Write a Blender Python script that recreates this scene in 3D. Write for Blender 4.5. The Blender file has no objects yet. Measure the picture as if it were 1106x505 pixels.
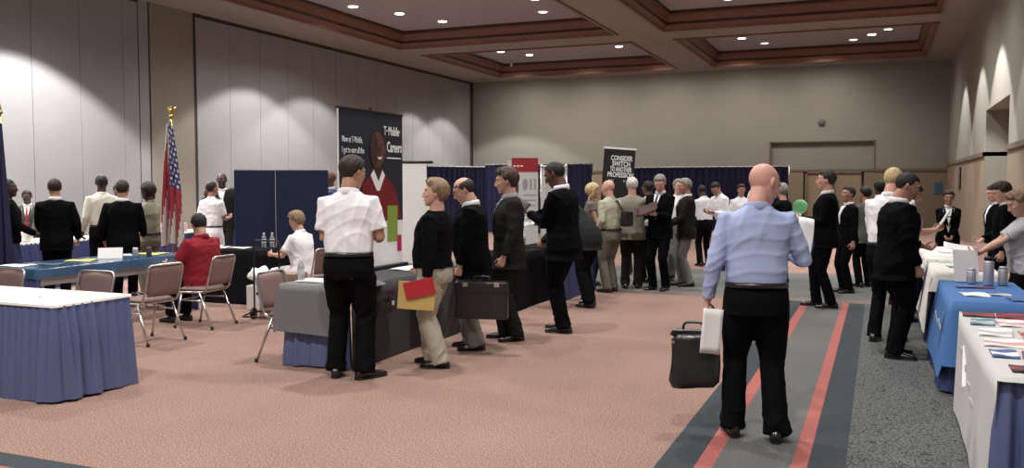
import bpy, bmesh, math, random
import numpy as np
from mathutils import Vector, Matrix
from mathutils.bvhtree import BVHTree
C = bpy.context.scene.collection
R = math.radians
random.seed(7)
V = Vector

# ------------------------------------------------------------------ materials
def mat(name, col, rough=.7, metal=0, bump=0, bscale=60, vary=0, vscale=8, spec=.4, sheen=0, emit=None, es=0, trans=0, alpha=1, coord='Object', stretch=None):
    m = bpy.data.materials.new(name); m.use_nodes = True
    nt = m.node_tree; b = nt.nodes['Principled BSDF']
    b.inputs['Base Color'].default_value = (*col, 1)
    b.inputs['Roughness'].default_value = rough
    b.inputs['Metallic'].default_value = metal
    b.inputs['Specular IOR Level'].default_value = spec
    if sheen: b.inputs['Sheen Weight'].default_value = sheen
    if trans: b.inputs['Transmission Weight'].default_value = trans
    if emit:
        b.inputs['Emission Color'].default_value = (*emit, 1); b.inputs['Emission Strength'].default_value = es
    tc = nt.nodes.new('ShaderNodeTexCoord'); src = tc.outputs[coord]
    if stretch:
        mp = nt.nodes.new('ShaderNodeMapping'); mp.inputs['Scale'].default_value = stretch
        nt.links.new(src, mp.inputs[0]); src = mp.outputs[0]
    if vary:
        n = nt.nodes.new('ShaderNodeTexNoise'); n.inputs['Scale'].default_value = vscale; n.inputs['Detail'].default_value = 5
        nt.links.new(src, n.inputs['Vector'])
        r = nt.nodes.new('ShaderNodeValToRGB')
        r.color_ramp.elements[0].position = .3; r.color_ramp.elements[1].position = .7
        r.color_ramp.elements[0].color = (*[c*(1-vary) for c in col], 1)
        r.color_ramp.elements[1].color = (*[min(1, c*(1+vary)) for c in col], 1)
        nt.links.new(n.outputs[0], r.inputs[0]); nt.links.new(r.outputs[0], b.inputs['Base Color'])
    if bump:
        n = nt.nodes.new('ShaderNodeTexNoise'); n.inputs['Scale'].default_value = bscale; n.inputs['Detail'].default_value = 3
        nt.links.new(src, n.inputs['Vector'])
        u = nt.nodes.new('ShaderNodeBump'); u.inputs['Strength'].default_value = bump; u.inputs['Distance'].default_value = .01
        nt.links.new(n.outputs[0], u.inputs['Height']); nt.links.new(u.outputs[0], b.inputs['Normal'])
    return m

M = {}
def mk(n, *a, **k): M[n] = mat(n, *a, **k)
mk('panel_fabric', (.27, .262, .262), .9, bump=.15, bscale=200, vary=.03, vscale=1.5)
mk('seam', (.035, .03, .028), .9)
mk('pier', (.23, .205, .17), .85, vary=.03, vscale=2)
mk('wall_paint', (.25, .235, .205), .85, vary=.03, vscale=1.2)
mk('wall_low', (.24, .185, .13), .8, vary=.05, vscale=1.2)
mk('rail', (.15, .115, .085), .6)
mk('wall_white', (.62, .6, .57), .8)
mk('ceiling', (.27, .245, .225), .9, vary=.02, vscale=1)
mk('ceiling_panel', (.33, .31, .32), .95, bump=.1, bscale=90)
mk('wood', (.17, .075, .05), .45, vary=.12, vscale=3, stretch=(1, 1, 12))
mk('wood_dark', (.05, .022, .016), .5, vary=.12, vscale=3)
mk('door', (.30, .23, .15), .55, vary=.08, vscale=3, stretch=(6, 6, .6))
mk('frame', (.2, .14, .1), .5)
mk('metal', (.62, .6, .58), .28, 1)
mk('black_metal', (.02, .02, .022), .4, .4)
mk('brass', (.75, .52, .2), .3, 1)
mk('lamp', (1, 1, 1), emit=(1, .97, 1), es=9)
mk('lamp_dim', (1, 1, 1), emit=(1, .95, .92), es=1.6)
mk('white_plastic', (.75, .74, .72), .5)
mk('speaker', (.12, .11, .1), .6)
# cloth
mk('white_cloth', (.8, .78, .74), .8, bump=.15, bscale=40)
mk('blue_skirt', (.085, .108, .225), .42, spec=.6, bump=.1, bscale=40)
mk('blue_skirt_dark', (.04, .055, .17), .42, spec=.6, bump=.1, bscale=40)
mk('blue_plastic', (.03, .085, .17), .15, bump=.5, bscale=14, spec=.8)
mk('teal_cloth', (.06, .17, .42), .7, bump=.1, bscale=60)
mk('grey_cloth', (.145, .147, .15), .75, bump=.1, bscale=60)
mk('charcoal_cloth', (.045, .045, .05), .75, bump=.1, bscale=60)
mk('black_cloth', (.004, .004, .005), .9, spec=.1, bump=.1, bscale=60)
mk('offwhite_cloth', (.56, .55, .54), .8, bump=.1, bscale=60)
mk('drape', (.014, .016, .058), .8, bump=.1, bscale=40)
mk('screen_navy', (.008, .016, .05), .9, bump=.2, bscale=250)
mk('white_drape', (.55, .54, .52), .8)
mk('vinyl', (.20, .125, .118), .45, bump=.1, bscale=80)
mk('vinyl_dark', (.16, .05, .045), .5)
# print
for n, c in dict(ink_white=(.8,.8,.8), ink_black=(.01,.01,.01), ink_magenta=(.45,.01,.12), ink_magenta_dim=(.10,.012,.04), ink_grey=(.3,.3,.3),
                 paper=(.82,.81,.8), paper_grey=(.5,.5,.5), banner_navy=(.012,.014,.026), ink_green=(.22,.33,.05), red_knit=(.17,.008,.012), face_brown=(.10,.04,.025), face_dark=(.04,.016,.01), ink_red=(.3,.02,.025),
                 mag_blue=(.07,.13,.32), mag_red=(.35,.04,.05), mag_teal=(.1,.25,.3), mag_yellow=(.5,.48,.12), mag_dark=(.06,.05,.06), mag_pink=(.6,.35,.35), cover_brown=(.05,.018,.018), green_print=(.12,.36,.16),
                 manila=(.55,.40,.12), folder_red=(.45,.02,.03), flag_red=(.27,.02,.035), flag_white=(.5,.46,.43), flag_blue=(.02,.03,.12), fringe=(.5,.33,.1), navy_flag=(.012,.01,.05), cardboard=(.38,.27,.19), box_white=(.6,.57,.55), poster_blue=(.05,.12,.2)).items():
    mk(n, c, .6)
mk('leather', (.012, .012, .013), .28, bump=.25, bscale=30, spec=.6)
mk('shoe', (.01, .009, .009), .25, spec=.6)
mk('shoe_brown', (.05, .03, .02), .4)
mk('water', (.75, .8, .82), .08, trans=.8)
mk('steel', (.5, .5, .54), .45, .5)
mk('glass_dark', (.03, .03, .03), .1, spec=.8)
mk('eye_white', (.7, .68, .65), .3); mk('iris', (.03, .02, .015), .2)
mk('lips', (.42, .17, .14), .5); mk('lips_dark', (.16, .06, .05), .5)
mk('gold', (.6, .42, .12), .35, 1)
for n, c in dict(light=(.55,.32,.24), pink=(.62,.33,.27), tan=(.42,.22,.15), brown=(.12,.055,.035), dark=(.055,.025,.018)).items():
    mk('skin_'+n, c, .5, vary=.06, vscale=14, bump=.06, bscale=90)
for n, c in dict(black=(.008,.007,.007), brown=(.05,.026,.016), darkbrown=(.022,.013,.01), sandy=(.23,.155,.09), grey=(.24,.22,.2), white=(.6,.57,.52), blond=(.55,.42,.22), stubble=(.22,.13,.1)).items():
    mk('hair_'+n, c, .6, vary=.35, vscale=50, bump=.8, bscale=120, stretch=(1, 1, .3))
def fab(n, c, r=.85, sh=0, v=.04): mk('fab_'+n, c, r, vary=v, vscale=10, bump=.25, bscale=180, sheen=sh, spec=.25 if max(c) > .05 else .06)
fab('black', (.0045,.0045,.005)); fab('suit_black', (.003,.003,.004)); fab('suit_char', (.017,.0175,.017)); fab('suit_brown', (.018,.015,.013))
fab('grey_jacket', (.022,.023,.024)); fab('tan_jacket', (.24,.22,.18)); fab('olive_jacket', (.07,.065,.05)); fab('greyblue_jacket', (.10,.105,.10))
fab('white', (.86,.85,.88)); fab('cream', (.42,.41,.30)); fab('offwhite', (.62,.61,.52)); fab('blue_shirt', (.36,.42,.64)); fab('plaid', (.2,.2,.4), v=.3)
fab('khaki', (.40,.36,.29)); fab('grey_trouser', (.17,.16,.145)); fab('olive_shirt', (.25,.24,.17)); fab('olive_trouser', (.14,.13,.10))
fab('red', (.22,.012,.022)); fab('jeans', (.035,.05,.11)); fab('lightgrey', (.42,.42,.45)); fab('floral', (.38,.26,.26), v=.6); fab('taupe', (.16,.13,.115), v=.3)
fab('blue_suit', (.05,.05,.16)); fab('tie_dark', (.012,.012,.015)); fab('tie_red', (.35,.04,.05)); fab('navy', (.012,.015,.04))

# carpets
def carpet(name, base, c2, scale, thr=(.45, .6), cell=False):
    m = bpy.data.materials.new(name); m.use_nodes = True; nt = m.node_tree; b = nt.nodes['Principled BSDF']
    b.inputs['Roughness'].default_value = .95; b.inputs['Specular IOR Level'].default_value = .15
    tc = nt.nodes.new('ShaderNodeTexCoord')
    if cell:
        n = nt.nodes.new('ShaderNodeTexVoronoi'); n.inputs['Scale'].default_value = scale; n.feature = 'DISTANCE_TO_EDGE'
        out = n.outputs['Distance']
    else:
        n = nt.nodes.new('ShaderNodeTexNoise'); n.inputs['Scale'].default_value = scale; n.inputs['Detail'].default_value = 2; out = n.outputs[0]
    n2 = nt.nodes.new('ShaderNodeTexNoise'); n2.inputs['Scale'].default_value = .7; n2.inputs['Detail'].default_value = 3
    nt.links.new(tc.outputs['Object'], n.inputs['Vector']); nt.links.new(tc.outputs['Object'], n2.inputs['Vector'])
    r = nt.nodes.new('ShaderNodeValToRGB'); r.color_ramp.elements[0].position, r.color_ramp.elements[1].position = thr
    r.color_ramp.elements[0].color = (*base, 1); r.color_ramp.elements[1].color = (*c2, 1)
    nt.links.new(out, r.inputs[0])
    mx = nt.nodes.new('ShaderNodeMixRGB'); mx.blend_type = 'MULTIPLY'; mx.inputs[0].default_value = .35
    nt.links.new(r.outputs[0], mx.inputs[1]); nt.links.new(n2.outputs[0], mx.inputs[2]); nt.links.new(mx.outputs[0], b.inputs['Base Color'])
    u = nt.nodes.new('ShaderNodeBump'); u.inputs['Strength'].default_value = .4; u.inputs['Distance'].default_value = .004
    nt.links.new(out, u.inputs['Height']); nt.links.new(u.outputs[0], b.inputs['Normal'])
    M[name] = m
carpet('carpet_pink', (.23, .133, .105), (.44, .305, .255), 95)
carpet('carpet_dark', (.05, .06, .07), (.07, .08, .09), 80)
carpet('carpet_red', (.40, .125, .11), (.48, .17, .15), 80)
carpet('carpet_grey', (.13, .135, .13), (.18, .18, .172), 80)
carpet('carpet_tan', (.19, .14, .13), (.26, .19, .175), 60)
carpet('carpet_pattern', (.035, .038, .042), (.17, .175, .17), 34, (.02, .12), cell=True)

# ------------------------------------------------------------------ mesh helpers
def obj(name, bm, material=None, parent=None, smooth=False, loc=None, rotz=None):
    me = bpy.data.meshes.new(name)
    if isinstance(bm, bmesh.types.BMesh):
        bmesh.ops.recalc_face_normals(bm, faces=bm.faces); bm.to_mesh(me); bm.free()
    else: me = bm; me.name = name
    o = bpy.data.objects.new(name, me); C.objects.link(o)
    if material is not None:
        for k in (material if isinstance(material, (list, tuple)) else [material]): me.materials.append(M[k])
    if smooth:
        me.polygons.foreach_set('use_smooth', [True]*len(me.polygons))
    if parent: o.parent = parent
    if loc: o.location = loc
    if rotz is not None: o.rotation_euler.z = rotz
    return o
def tag(o, label, cat, group=None, kind=None):
    if label: o['label'] = label
    if cat: o['category'] = cat
    if group: o['group'] = group
    if kind: o['kind'] = kind
    return o
def thing(name, label, cat, loc=(0, 0, 0), rotz=0, group=None):
    o = bpy.data.objects.new(name, None); C.objects.link(o); o.location = loc; o.rotation_euler.z = rotz
    o.empty_display_size = .1
    return tag(o, label, cat, group)
def struct(name, bm, m, parent=None, label=None):
    o = obj(name, bm, m, parent); o['kind'] = 'structure'
    return o
def dup(root, loc, rotz, label):
    r = root.copy(); C.objects.link(r); r.location = loc; r.rotation_euler = (0, 0, rotz); r['label'] = label
    for ch in list(root.children):
        c = ch.copy(); C.objects.link(c); c.parent = r
        for g in ch.children:
            d = g.copy(); C.objects.link(d); d.parent = c
    return r
def box(bm, x0, x1, y0, y1, z0, z1, mi=0, bev=0, mtx=None):
    v = [bm.verts.new((x, y, z)) for z in (z0, z1) for y in (y0, y1) for x in (x0, x1)]
    fs = [bm.faces.new([v[i] for i in f]) for f in ((0,2,3,1),(4,5,7,6),(0,1,5,4),(2,6,7,3),(0,4,6,2),(1,3,7,5))]
    for f in fs: f.material_index = mi
    if bev:
        es = list({e for f in fs for e in f.edges})
        r = bmesh.ops.bevel(bm, geom=es, offset=bev, segments=2, affect='EDGES', profile=.5, clamp_overlap=True)
        for f in r['faces']: f.material_index = mi
        v = list({q for f in bm.faces if f.is_valid for q in f.verts}) if mtx else v
    if mtx: bmesh.ops.transform(bm, matrix=mtx, verts=[q for q in v if q.is_valid])
def NB(): return bmesh.new()
def quad(bm, pts, mi=0):
    f = bm.faces.new([bm.verts.new(p) for p in pts]); f.material_index = mi; return f
def loft(bm, rings, cap=True, mi=0):
    vr = [[bm.verts.new(p) for p in r] for r in rings]; n = len(vr[0])
    for a, b in zip(vr, vr[1:]):
        for i in range(n):
            f = bm.faces.new((a[i], a[(i+1) % n], b[(i+1) % n], b[i])); f.material_index = mi
    if cap:
        f = bm.faces.new(vr[0][::-1]); f.material_index = mi; f = bm.faces.new(vr[-1]); f.material_index = mi
def ring(c, u, v, ru, rv, n=16, p=1.0):
    out = []
    for i in range(n):
        a = 2*math.pi*i/n; ca, sa = math.cos(a), math.sin(a)
        if p != 1: ca = math.copysign(abs(ca)**p, ca); sa = math.copysign(abs(sa)**p, sa)
        out.append(c+u*(ru*ca)+v*(rv*sa))
    return out
def tube(bm, pts, rad, n=10, ref=None, mi=0, roundcap=False):
    pts = [V(p) for p in pts]
    if not isinstance(rad, (list, tuple)): rad = [rad]*len(pts)
    rings = []; u = None
    for i, p in enumerate(pts):
        t = (pts[min(i+1, len(pts)-1)]-pts[max(i-1, 0)]).normalized()
        if u is None:
            r0 = V(ref) if ref else (V((0, 0, 1)) if abs(t.z) < .9 else V((0, 1, 0)))
            u = (r0-t*r0.dot(t)).normalized()
        else: u = (u-t*u.dot(t)).normalized()
        w = t.cross(u); r = rad[i]; ru, rv = r if isinstance(r, tuple) else (r, r)
        if roundcap and i == 0: rings.append(ring(p-t*ru*.7, u, w, ru*.45, rv*.45, n)); rings.append(ring(p-t*ru*.35, u, w, ru*.85, rv*.85, n))
        rings.append(ring(p, u, w, ru, rv, n))
        if roundcap and i == len(pts)-1: rings.append(ring(p+t*ru*.35, u, w, ru*.85, rv*.85, n)); rings.append(ring(p+t*ru*.7, u, w, ru*.45, rv*.45, n))
    loft(bm, rings, mi=mi)
def ellip(bm, c, r, mtx=None, mi=0, seg=16, rings=10):
    c = V(c); rs = []
    for j in range(1, rings):
        th = math.pi*j/rings
        rs.append([V((r[0]*math.sin(th)*math.cos(2*math.pi*i/seg), r[1]*math.sin(th)*math.sin(2*math.pi*i/seg), r[2]*math.cos(th))) for i in range(seg)])
    f0 = mtx.to_3x3() if mtx else Matrix.Identity(3)
    rs = [[c+f0@q for q in rr] for rr in rs]
    loft(bm, rs, mi=mi)
def lathe(bm, prof, c=(0, 0, 0), n=20, mi=0):
    c = V(c); loft(bm, [ring(c+V((0, 0, z)), V((1, 0, 0)), V((0, 1, 0)), r, r, n) for r, z in prof], mi=mi)
def arc(pts, rr, seg=5):
    """round the corners of a polyline"""
    pts = [V(p) for p in pts]; out = [pts[0]]
    for a, b, c in zip(pts, pts[1:], pts[2:]):
        d1 = (a-b); d2 = (c-b); r = min(rr, d1.length*.45, d2.length*.45)
        p, q = b+d1.normalized()*r, b+d2.normalized()*r
        for k in range(seg+1):
            t = k/seg; out.append(p*(1-t)**2+b*2*t*(1-t)+q*t*t)
    out.append(pts[-1]); return out
def text(name, body, size, material, origin, right, up, parent=None, align='LEFT', ext=.001, bold=0, sx=1):
    cu = bpy.data.curves.new(name, 'FONT'); cu.body = body; cu.size = size; cu.extrude = ext; cu.align_x = align; cu.offset = bold; cu.resolution_u = 3; cu.space_line = .9
    t = bpy.data.objects.new('t', cu); C.objects.link(t)
    bpy.context.view_layer.update()
    me = bpy.data.meshes.new_from_object(t.evaluated_get(bpy.context.evaluated_depsgraph_get()))
    bpy.data.objects.remove(t)
    right, up = V(right).normalized(), V(up).normalized(); nrm = right.cross(up)
    mm = Matrix((right, up, nrm)).transposed().to_4x4(); mm.translation = V(origin)
    me.transform(mm @ Matrix.Diagonal((sx, 1, 1, 1))); me.materials.clear()
    return obj(name, me, material, parent)
def poly(name, pts, origin, right, up, off, material, parent, th=.001):
    """flat printed shape standing off a board"""
    right, up = V(right).normalized(), V(up).normalized(); nn = right.cross(up); o = V(origin)
    bm = NB(); a = [o+right*x+up*y+nn*off for x, y in pts]; b = [p-nn*th for p in a]
    va = [bm.verts.new(p) for p in a]; vb = [bm.verts.new(p) for p in b]; n = len(va)
    bm.faces.new(va); bm.faces.new(vb[::-1])
    for i in range(n): bm.faces.new((va[i], vb[i], vb[(i+1) % n], va[(i+1) % n]))
    bmesh.ops.triangulate(bm, faces=[f for f in bm.faces if len(f.verts) > 4])
    return obj(name, bm, material, parent)
def oval(cx, cy, rx, ry, n=24, a0=0, a1=360):
    return [(cx+rx*math.cos(R(a0+(a1-a0)*i/n)), cy+ry*math.sin(R(a0+(a1-a0)*i/n))) for i in range(n if a1-a0 == 360 else n+1)]

# ------------------------------------------------------------------ the room
XL, XR, YB, YF, H = -16.9, 2.3, 36.0, -7.0, 6.2
bm = NB()
def fl(x0, x1, y0, y1, mi): quad(bm, [(x0, y0, 0), (x1, y0, 0), (x1, y1, 0), (x0, y1, 0)], mi)
# 0 pink 1 dark 2 red 3 grey 4 tan 5 pattern
Y0, Y1 = 3.77, 13.2
fl(XL, -1.2, Y0, Y1, 0)
for a, b, m_ in ((-1.2, -.98, 1), (-.98, -.88, 2), (-.88, -.45, 3), (-.45, -.36, 2), (-.36, -.15, 1)): fl(a, b, Y0, Y1, m_)
fl(-.15, XR, YF, Y1, 5)
fl(XL, -1.2, 3.58, Y0, 1); fl(-1.2, -.15, 3.58, Y0, 1)
fl(XL, -.15, 3.49, 3.58, 2); fl(XL, -.15, 2.9, 3.49, 3); fl(XL, -.15, 2.8, 2.9, 2); fl(XL, -.15, 2.6, 2.8, 1); fl(XL, -.15, YF, 2.6, 0)
fl(XL, XR, Y1, 13.55, 4); fl(XL, XR, 13.55, 17.2, 3); fl(XL, XR, 17.2, 17.5, 4); fl(XL, XR, 17.5, 30, 0); fl(XL, XR, 30, YB+.2, 0)
bmesh.ops.remove_doubles(bm, verts=bm.verts, dist=1e-4)
struct('floor', bm, ['carpet_pink', 'carpet_dark', 'carpet_red', 'carpet_grey', 'carpet_tan', 'carpet_pattern'])

# left wall of tall folding panels
bm = NB(); box(bm, XL-.25, XL-.012, YF, YB, 0, H, 1)
y = -6.35
while y < 16.6:
    box(bm, XL-.013, XL, y+.006, min(y+1.25, 16.62)-.006, .02, H-.08, 0); y += 1.25
box(bm, XL-.013, XL, 16.65, 16.95, .02, H-.0, 0)
box(bm, XL-.013, XL+.01, 17.0, 18.5, 0, H, 2)
y = 18.62
while y < 35.5:
    box(bm, XL-.013, XL, y+.002, min(y+1.30, YB)-.0, .02, H-.09, 0); y += 1.31
box(bm, XL-.02, XL+.03, 18.5, YB, H-.06, H, 1)
struct('wall_left', bm, ['panel_fabric', 'seam', 'pier'])

# back wall with recess header, chair rail and tan lower half
bm = NB(); box(bm, XL-.25, -4.0, YB, YB+.3, 0, H, 0); box(bm, -.2, XR+.3, YB, YB+.3, 0, H, 0); box(bm, -4.0, -.2, YB, YB+.3, 3.3, H, 0)
box(bm, -4.0, -.2, YB+.16, YB+.35, 2.2, 3.3, 0)
box(bm, -4.0, -2.75, YB+.1, YB+.3, 0, 2.2, 1); box(bm, -.55, -.2, YB+.1, YB+.3, 0, 2.2, 1)
for a, b in ((XL, -4.0), (-.2, XR)): box(bm, a, b, YB-.012, YB, 0, 2.18, 1)
box(bm, -4.2, 0, YB+.36, YB+.5, 0, 3.4, 1)
struct('wall_back', bm, ['wall_paint', 'wall_low', 'seam'])
bm = NB(); box(bm, XL, -4.0, YB-.05, YB+.02, 2.16, 2.26); box(bm, -.2, XR, YB-.05, YB+.02, 2.16, 2.26); box(bm, -4.0, -.2, YB+.08, YB+.2, 2.16, 2.25)
struct('trim_1', bm, 'rail')
bm = NB(); box(bm, -4.02, -.18, YB-.02, YB+.05, 3.3, 3.34); box(bm, -4.04, -3.98, YB-.02, YB+.05, 2.26, 3.34); box(bm, -.22, -.16, YB-.02, YB+.05, 2.26, 3.34); struct('trim_2', bm, 'rail')
def door(n, x0, x1, hx):
    bm = NB(); box(bm, x0, x1, YB+.14, YB+.19, .01, 2.1, 0, .004)
    d = struct('door_%d' % n, bm, 'door')
    f = NB()
    for a, b in ((x0-.09, x0), (x1, x1+.02)): box(f, a, b, YB+.08, YB+.2, 0, 2.16)
    box(f, x0-.09, x1+.02, YB+.08, YB+.2, 2.1, 2.16); obj('door_frame', f, 'frame', d)
    f = NB(); tube(f, [(hx, YB+.10, .95), (hx, YB+.10, 1.1)], .012); box(f, hx-.03, hx+.03, YB+.1, YB+.145, .93, 1.12); obj('door_handle', f, 'metal', d)
door(1, -2.6, -1.66, -1.74); door(2, -1.6, -.66, -1.5)

# right wall with a deep doorway recess
bm = NB(); A0, A1 = 19.6, 23.7
for a, b in ((YF, A0), (A1, YB)):
    box(bm, XR, XR+.9, a, b, 0, H, 0); box(bm, XR-.012, XR, a, b, 0, 2.36, 1)
box(bm, XR, XR+.9, A0, A1, 3.42, H, 0)
box(bm, XR+.6, XR+.9, A0, A1, 2.4, 3.42, 2); box(bm, XR+.6, XR+.9, A0, A1, 0, 2.4, 1)
struct('wall_right', bm, ['wall_paint', 'wall_low', 'wall_white'])
bm = NB()
for a, b in ((YF, A0), (A1, YB)): box(bm, XR-.05, XR, a, b, 2.34, 2.44)
box(bm, XR-.05, XR+.6, A0-.05, A0, 2.34, 2.44); box(bm, XR-.05, XR+.6, A1, A1+.05, 2.34, 2.44); box(bm, XR+.5, XR+.62, A0, A1, 2.34, 2.44)
struct('trim_3', bm, 'rail')
bm = NB(); box(bm, XR+.55, XR+.6, 20.6, 21.6, .01, 2.1); box(bm, XR+.55, XR+.6, 21.62, 22.62, .01, 2.1); d = struct('door_3', bm, 'frame')
bm = NB(); box(bm, XR+.51, XR+.55, 21.4, 21.5, .95, 1.1); obj('door_handle', bm, 'metal', d)

# coffered ceiling
cof = [(x0, x1, y0, y1) for (y0, y1) in ((27.6, 34.5), (16.6, 26.0), (5.6, 15.0), (-5.4, 4.0)) for (x0, x1) in ((-14.9, -7.45), (-6.0, 1.4))]
bm = NB()
xs = [XL-.3, -14.9, -7.45, -6.0, 1.4, XR+.3]; ys = [YF, -5.4, 4.0, 5.6, 15.0, 16.6, 26.0, 27.6, 34.5, YB+.3]
for i in range(5):
    for j in range(9):
        if i in (1, 3) and j in (1, 3, 5, 7): continue
        quad(bm, [(xs[i], ys[j], H), (xs[i+1], ys[j], H), (xs[i+1], ys[j+1], H), (xs[i], ys[j+1], H)], 0)
for (x0, x1, y0, y1) in cof:
    quad(bm, [(x0, y0, 6.72), (x1, y0, 6.72), (x1, y1, 6.72), (x0, y1, 6.72)], 1)
quad(bm, [(XL-.3, YF, 6.95), (XR+.3, YF, 6.95), (XR+.3, YB+.3, 6.95), (XL-.3, YB+.3, 6.95)], 0)
struct('ceiling', bm, ['ceiling', 'ceiling_panel'])
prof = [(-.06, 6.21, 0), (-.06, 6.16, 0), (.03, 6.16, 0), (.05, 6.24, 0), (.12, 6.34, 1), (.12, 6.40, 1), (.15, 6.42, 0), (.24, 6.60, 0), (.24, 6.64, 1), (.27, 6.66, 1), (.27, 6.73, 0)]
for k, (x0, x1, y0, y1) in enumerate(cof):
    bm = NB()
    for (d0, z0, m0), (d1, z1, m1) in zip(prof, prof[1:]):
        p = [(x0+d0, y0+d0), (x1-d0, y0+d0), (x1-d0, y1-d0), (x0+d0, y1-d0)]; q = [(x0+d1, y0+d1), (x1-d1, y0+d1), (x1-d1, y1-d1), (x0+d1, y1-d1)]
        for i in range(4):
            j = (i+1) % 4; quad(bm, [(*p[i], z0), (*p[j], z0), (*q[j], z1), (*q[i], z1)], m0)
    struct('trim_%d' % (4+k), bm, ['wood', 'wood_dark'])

# recessed downlights: fixture + spot light each
def downlight(x, y, bright, label, energy, proto={}):
    key = bright
    if key not in proto:
        t = thing('recessed_downlight', label, 'ceiling light', (x, y, 6.72), 0, 'recessed ceiling downlights')
        b = NB(); lathe(b, [(.13, -.02), (.17, -.02), (.175, -.005), (.175, 0), (.13, 0)], n=24); obj('trim_ring', b, 'white_plastic', t)
        b = NB(); lathe(b, [(.13, -.018), (.125, -.03), (.10, -.034), (.02, -.036)], n=24); obj('lens', b, 'lamp' if bright else 'lamp_dim', t)
        proto[key] = t
    else: t = dup(proto[key], (x, y, 6.72), 0, label)
    if energy: spot(x, y, 6.66, energy)
def spot(x, y, z, e, size=2.5, blend=.9, rad=.12, tgt=None, col=(1, .965, .93)):
    l = bpy.data.lights.new('downlight_lamp', 'SPOT'); l.energy = e; l.spot_size = size; l.spot_blend = blend; l.shadow_soft_size = rad; l.color = col
    o = bpy.data.objects.new('downlight_lamp', l); C.objects.link(o); o.location = (x, y, z)
    if tgt: o.rotation_euler = (V(tgt)-V((x, y, z))).to_track_quat('-Z', 'Y').to_euler()
EN = 420
vis = [(-13.9, 21.6, 1, 'bright downlight in the near left ceiling bay, above the banner stand'), (-13.2, 23.0, 1, 'brighter wide downlight in the near left ceiling bay, second from the left'), (-12.6, 24.6, 1, 'small lit downlight in the near left bay, closest to its far wood edge'),
       (-8.75, 22.6, 1, 'brightest downlight at the top of the picture, right end of the near left bay'), (-9.2, 24.4, 0, 'faint downlight just below the brightest one in the near left bay'),
       (-13.4, 31.0, 1, 'blue-tinged bright downlight in the far left ceiling bay, left group'), (-12.7, 32.2, 1, 'lit downlight in the far left bay nearest the back wall'), (-13.75, 30.2, 0, 'faint downlight at the left corner of the far left bay'), (-8.9, 31.5, 1, 'bright downlight at the right end of the far left ceiling bay'), (-8.6, 30.2, 0, 'faint downlight in the far corner right end of the far left bay'),
       (-4.5, 31.4, 1, 'bright bluish downlight at the left end of the far right ceiling bay'), (-3.9, 32.8, 0, 'faint downlight near the back edge, left end of the far right bay'), (-.35, 32.3, 1, 'bright downlight at the right end of the far right ceiling bay'), (.15, 31.4, 0, 'dim oval downlight right of the bright one in the far right bay'), (-.95, 33.2, 0, 'faint downlight near the back edge, right end of the far right bay'), (-4.95, 30.3, 0, 'dim downlight in the left corner of the far right bay'),
       (-3.9, 24.6, 1, 'small lit downlight in the near right ceiling bay'), (-1.0, 24.4, 0, 'dim downlight cut by the top of the picture in the near right bay')]
for x, y, b, lab in vis: downlight(x, y, b, lab, EN if b else 0)
for (x, y, e) in [(-13.2, 18.5, 1), (-9, 18.5, 1), (-4.3, 19, 1), (-.3, 19.5, 1), (-.3, 23, .8), (-13.2, 13, 1), (-9, 13, 1.3), (-4.5, 13, 1.1), (-.5, 13, 1), (-13, 8, .9), (-9.2, 7.8, 1.4), (-4.4, 8, 1.4), (-.6, 8, 1.1), (-9, 2, 1.2), (-4.4, 2, 1.6), (-.6, 2, 1.5), (-4.4, -3, 1), (-.6, -3, 1)]:
    spot(x, y, 6.64, EN*e*1.25)
# wall washers (their pools of light show on the side walls)
for y, e in ((13.0, 2.6), (8.0, 1.6), (20.7, 1.1), (23.6, .8), (30.2, .75), (33.0, .75)):
    spot(XL+2.35, y, 6.15, 700*e, 1.88, .2, .06, (XL+2.2, y, 0), (1, .985, .98))
for y, e in ((29.5, .7), (24.9, .8), (21.2, 1.2), (16.5, .5)):
    spot(XR-1.5, y, 6.15, 1000*e, 1.5, .2, .05, (XR-1.35, y, 0), (1, .98, .95))
for x in (-14, -11, -8, -5, -2): spot(x, YB-2.3, 6.1, 210, 2.9, 1, .3, (x, YB-.6, 1), (1, .93, .85))

bm = NB(); lathe(bm, [(.02, 0), (.12, .0), (.135, .03), (.12, .08), (.05, .10)], n=20)
bmesh.ops.rotate(bm, verts=bm.verts, matrix=Matrix.Rotation(R(90), 3, 'X')); h = obj('wall_speaker', bm, 'speaker', None, True, (-2.1, YB-.0, 4.05)); tag(h, 'small dark round speaker high on the back wall above the doors', 'speaker')
h.rotation_euler.z = 0
bm = NB(); box(bm, -.04, .04, -.06, 0, -.07, .07, 0, .008); tag(obj('motion_sensor', bm, 'white_plastic', None, False, (-14.0, 33.52, 6.55)), 'small white box sensor on the wood edge of the far left ceiling bay', 'sensor')
# framed dark notice on right wall, blue poster on the back wall
t = thing('wall_sign', 'tall narrow dark framed notice on the right wall', 'sign', (XR-.012, 30.3, 1.9))
bm = NB(); box(bm, -.03, 0, -.28, .28, -.38, .3, 0, .004); obj('frame', bm, 'black_metal', t)
bm = NB(); box(bm, -.034, -.03, -.24, .24, -.33, .26); obj('sheet', bm, 'mag_dark', t)
bm = NB()
for k in range(6): box(bm, -.037, -.034, -.18, .12-.04*(k % 3), .17-k*.08, .19-k*.08)
obj('lettering', bm, 'ink_grey', t)
bm = NB(); box(bm, -.13, .13, -.02, 0, -.24, .2, 0, .003); tag(obj('wall_poster', bm, 'poster_blue', None, False, (2.0, YB-.012, 1.55)), 'small blue poster on the tan back wall by the right corner', 'poster')

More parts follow.
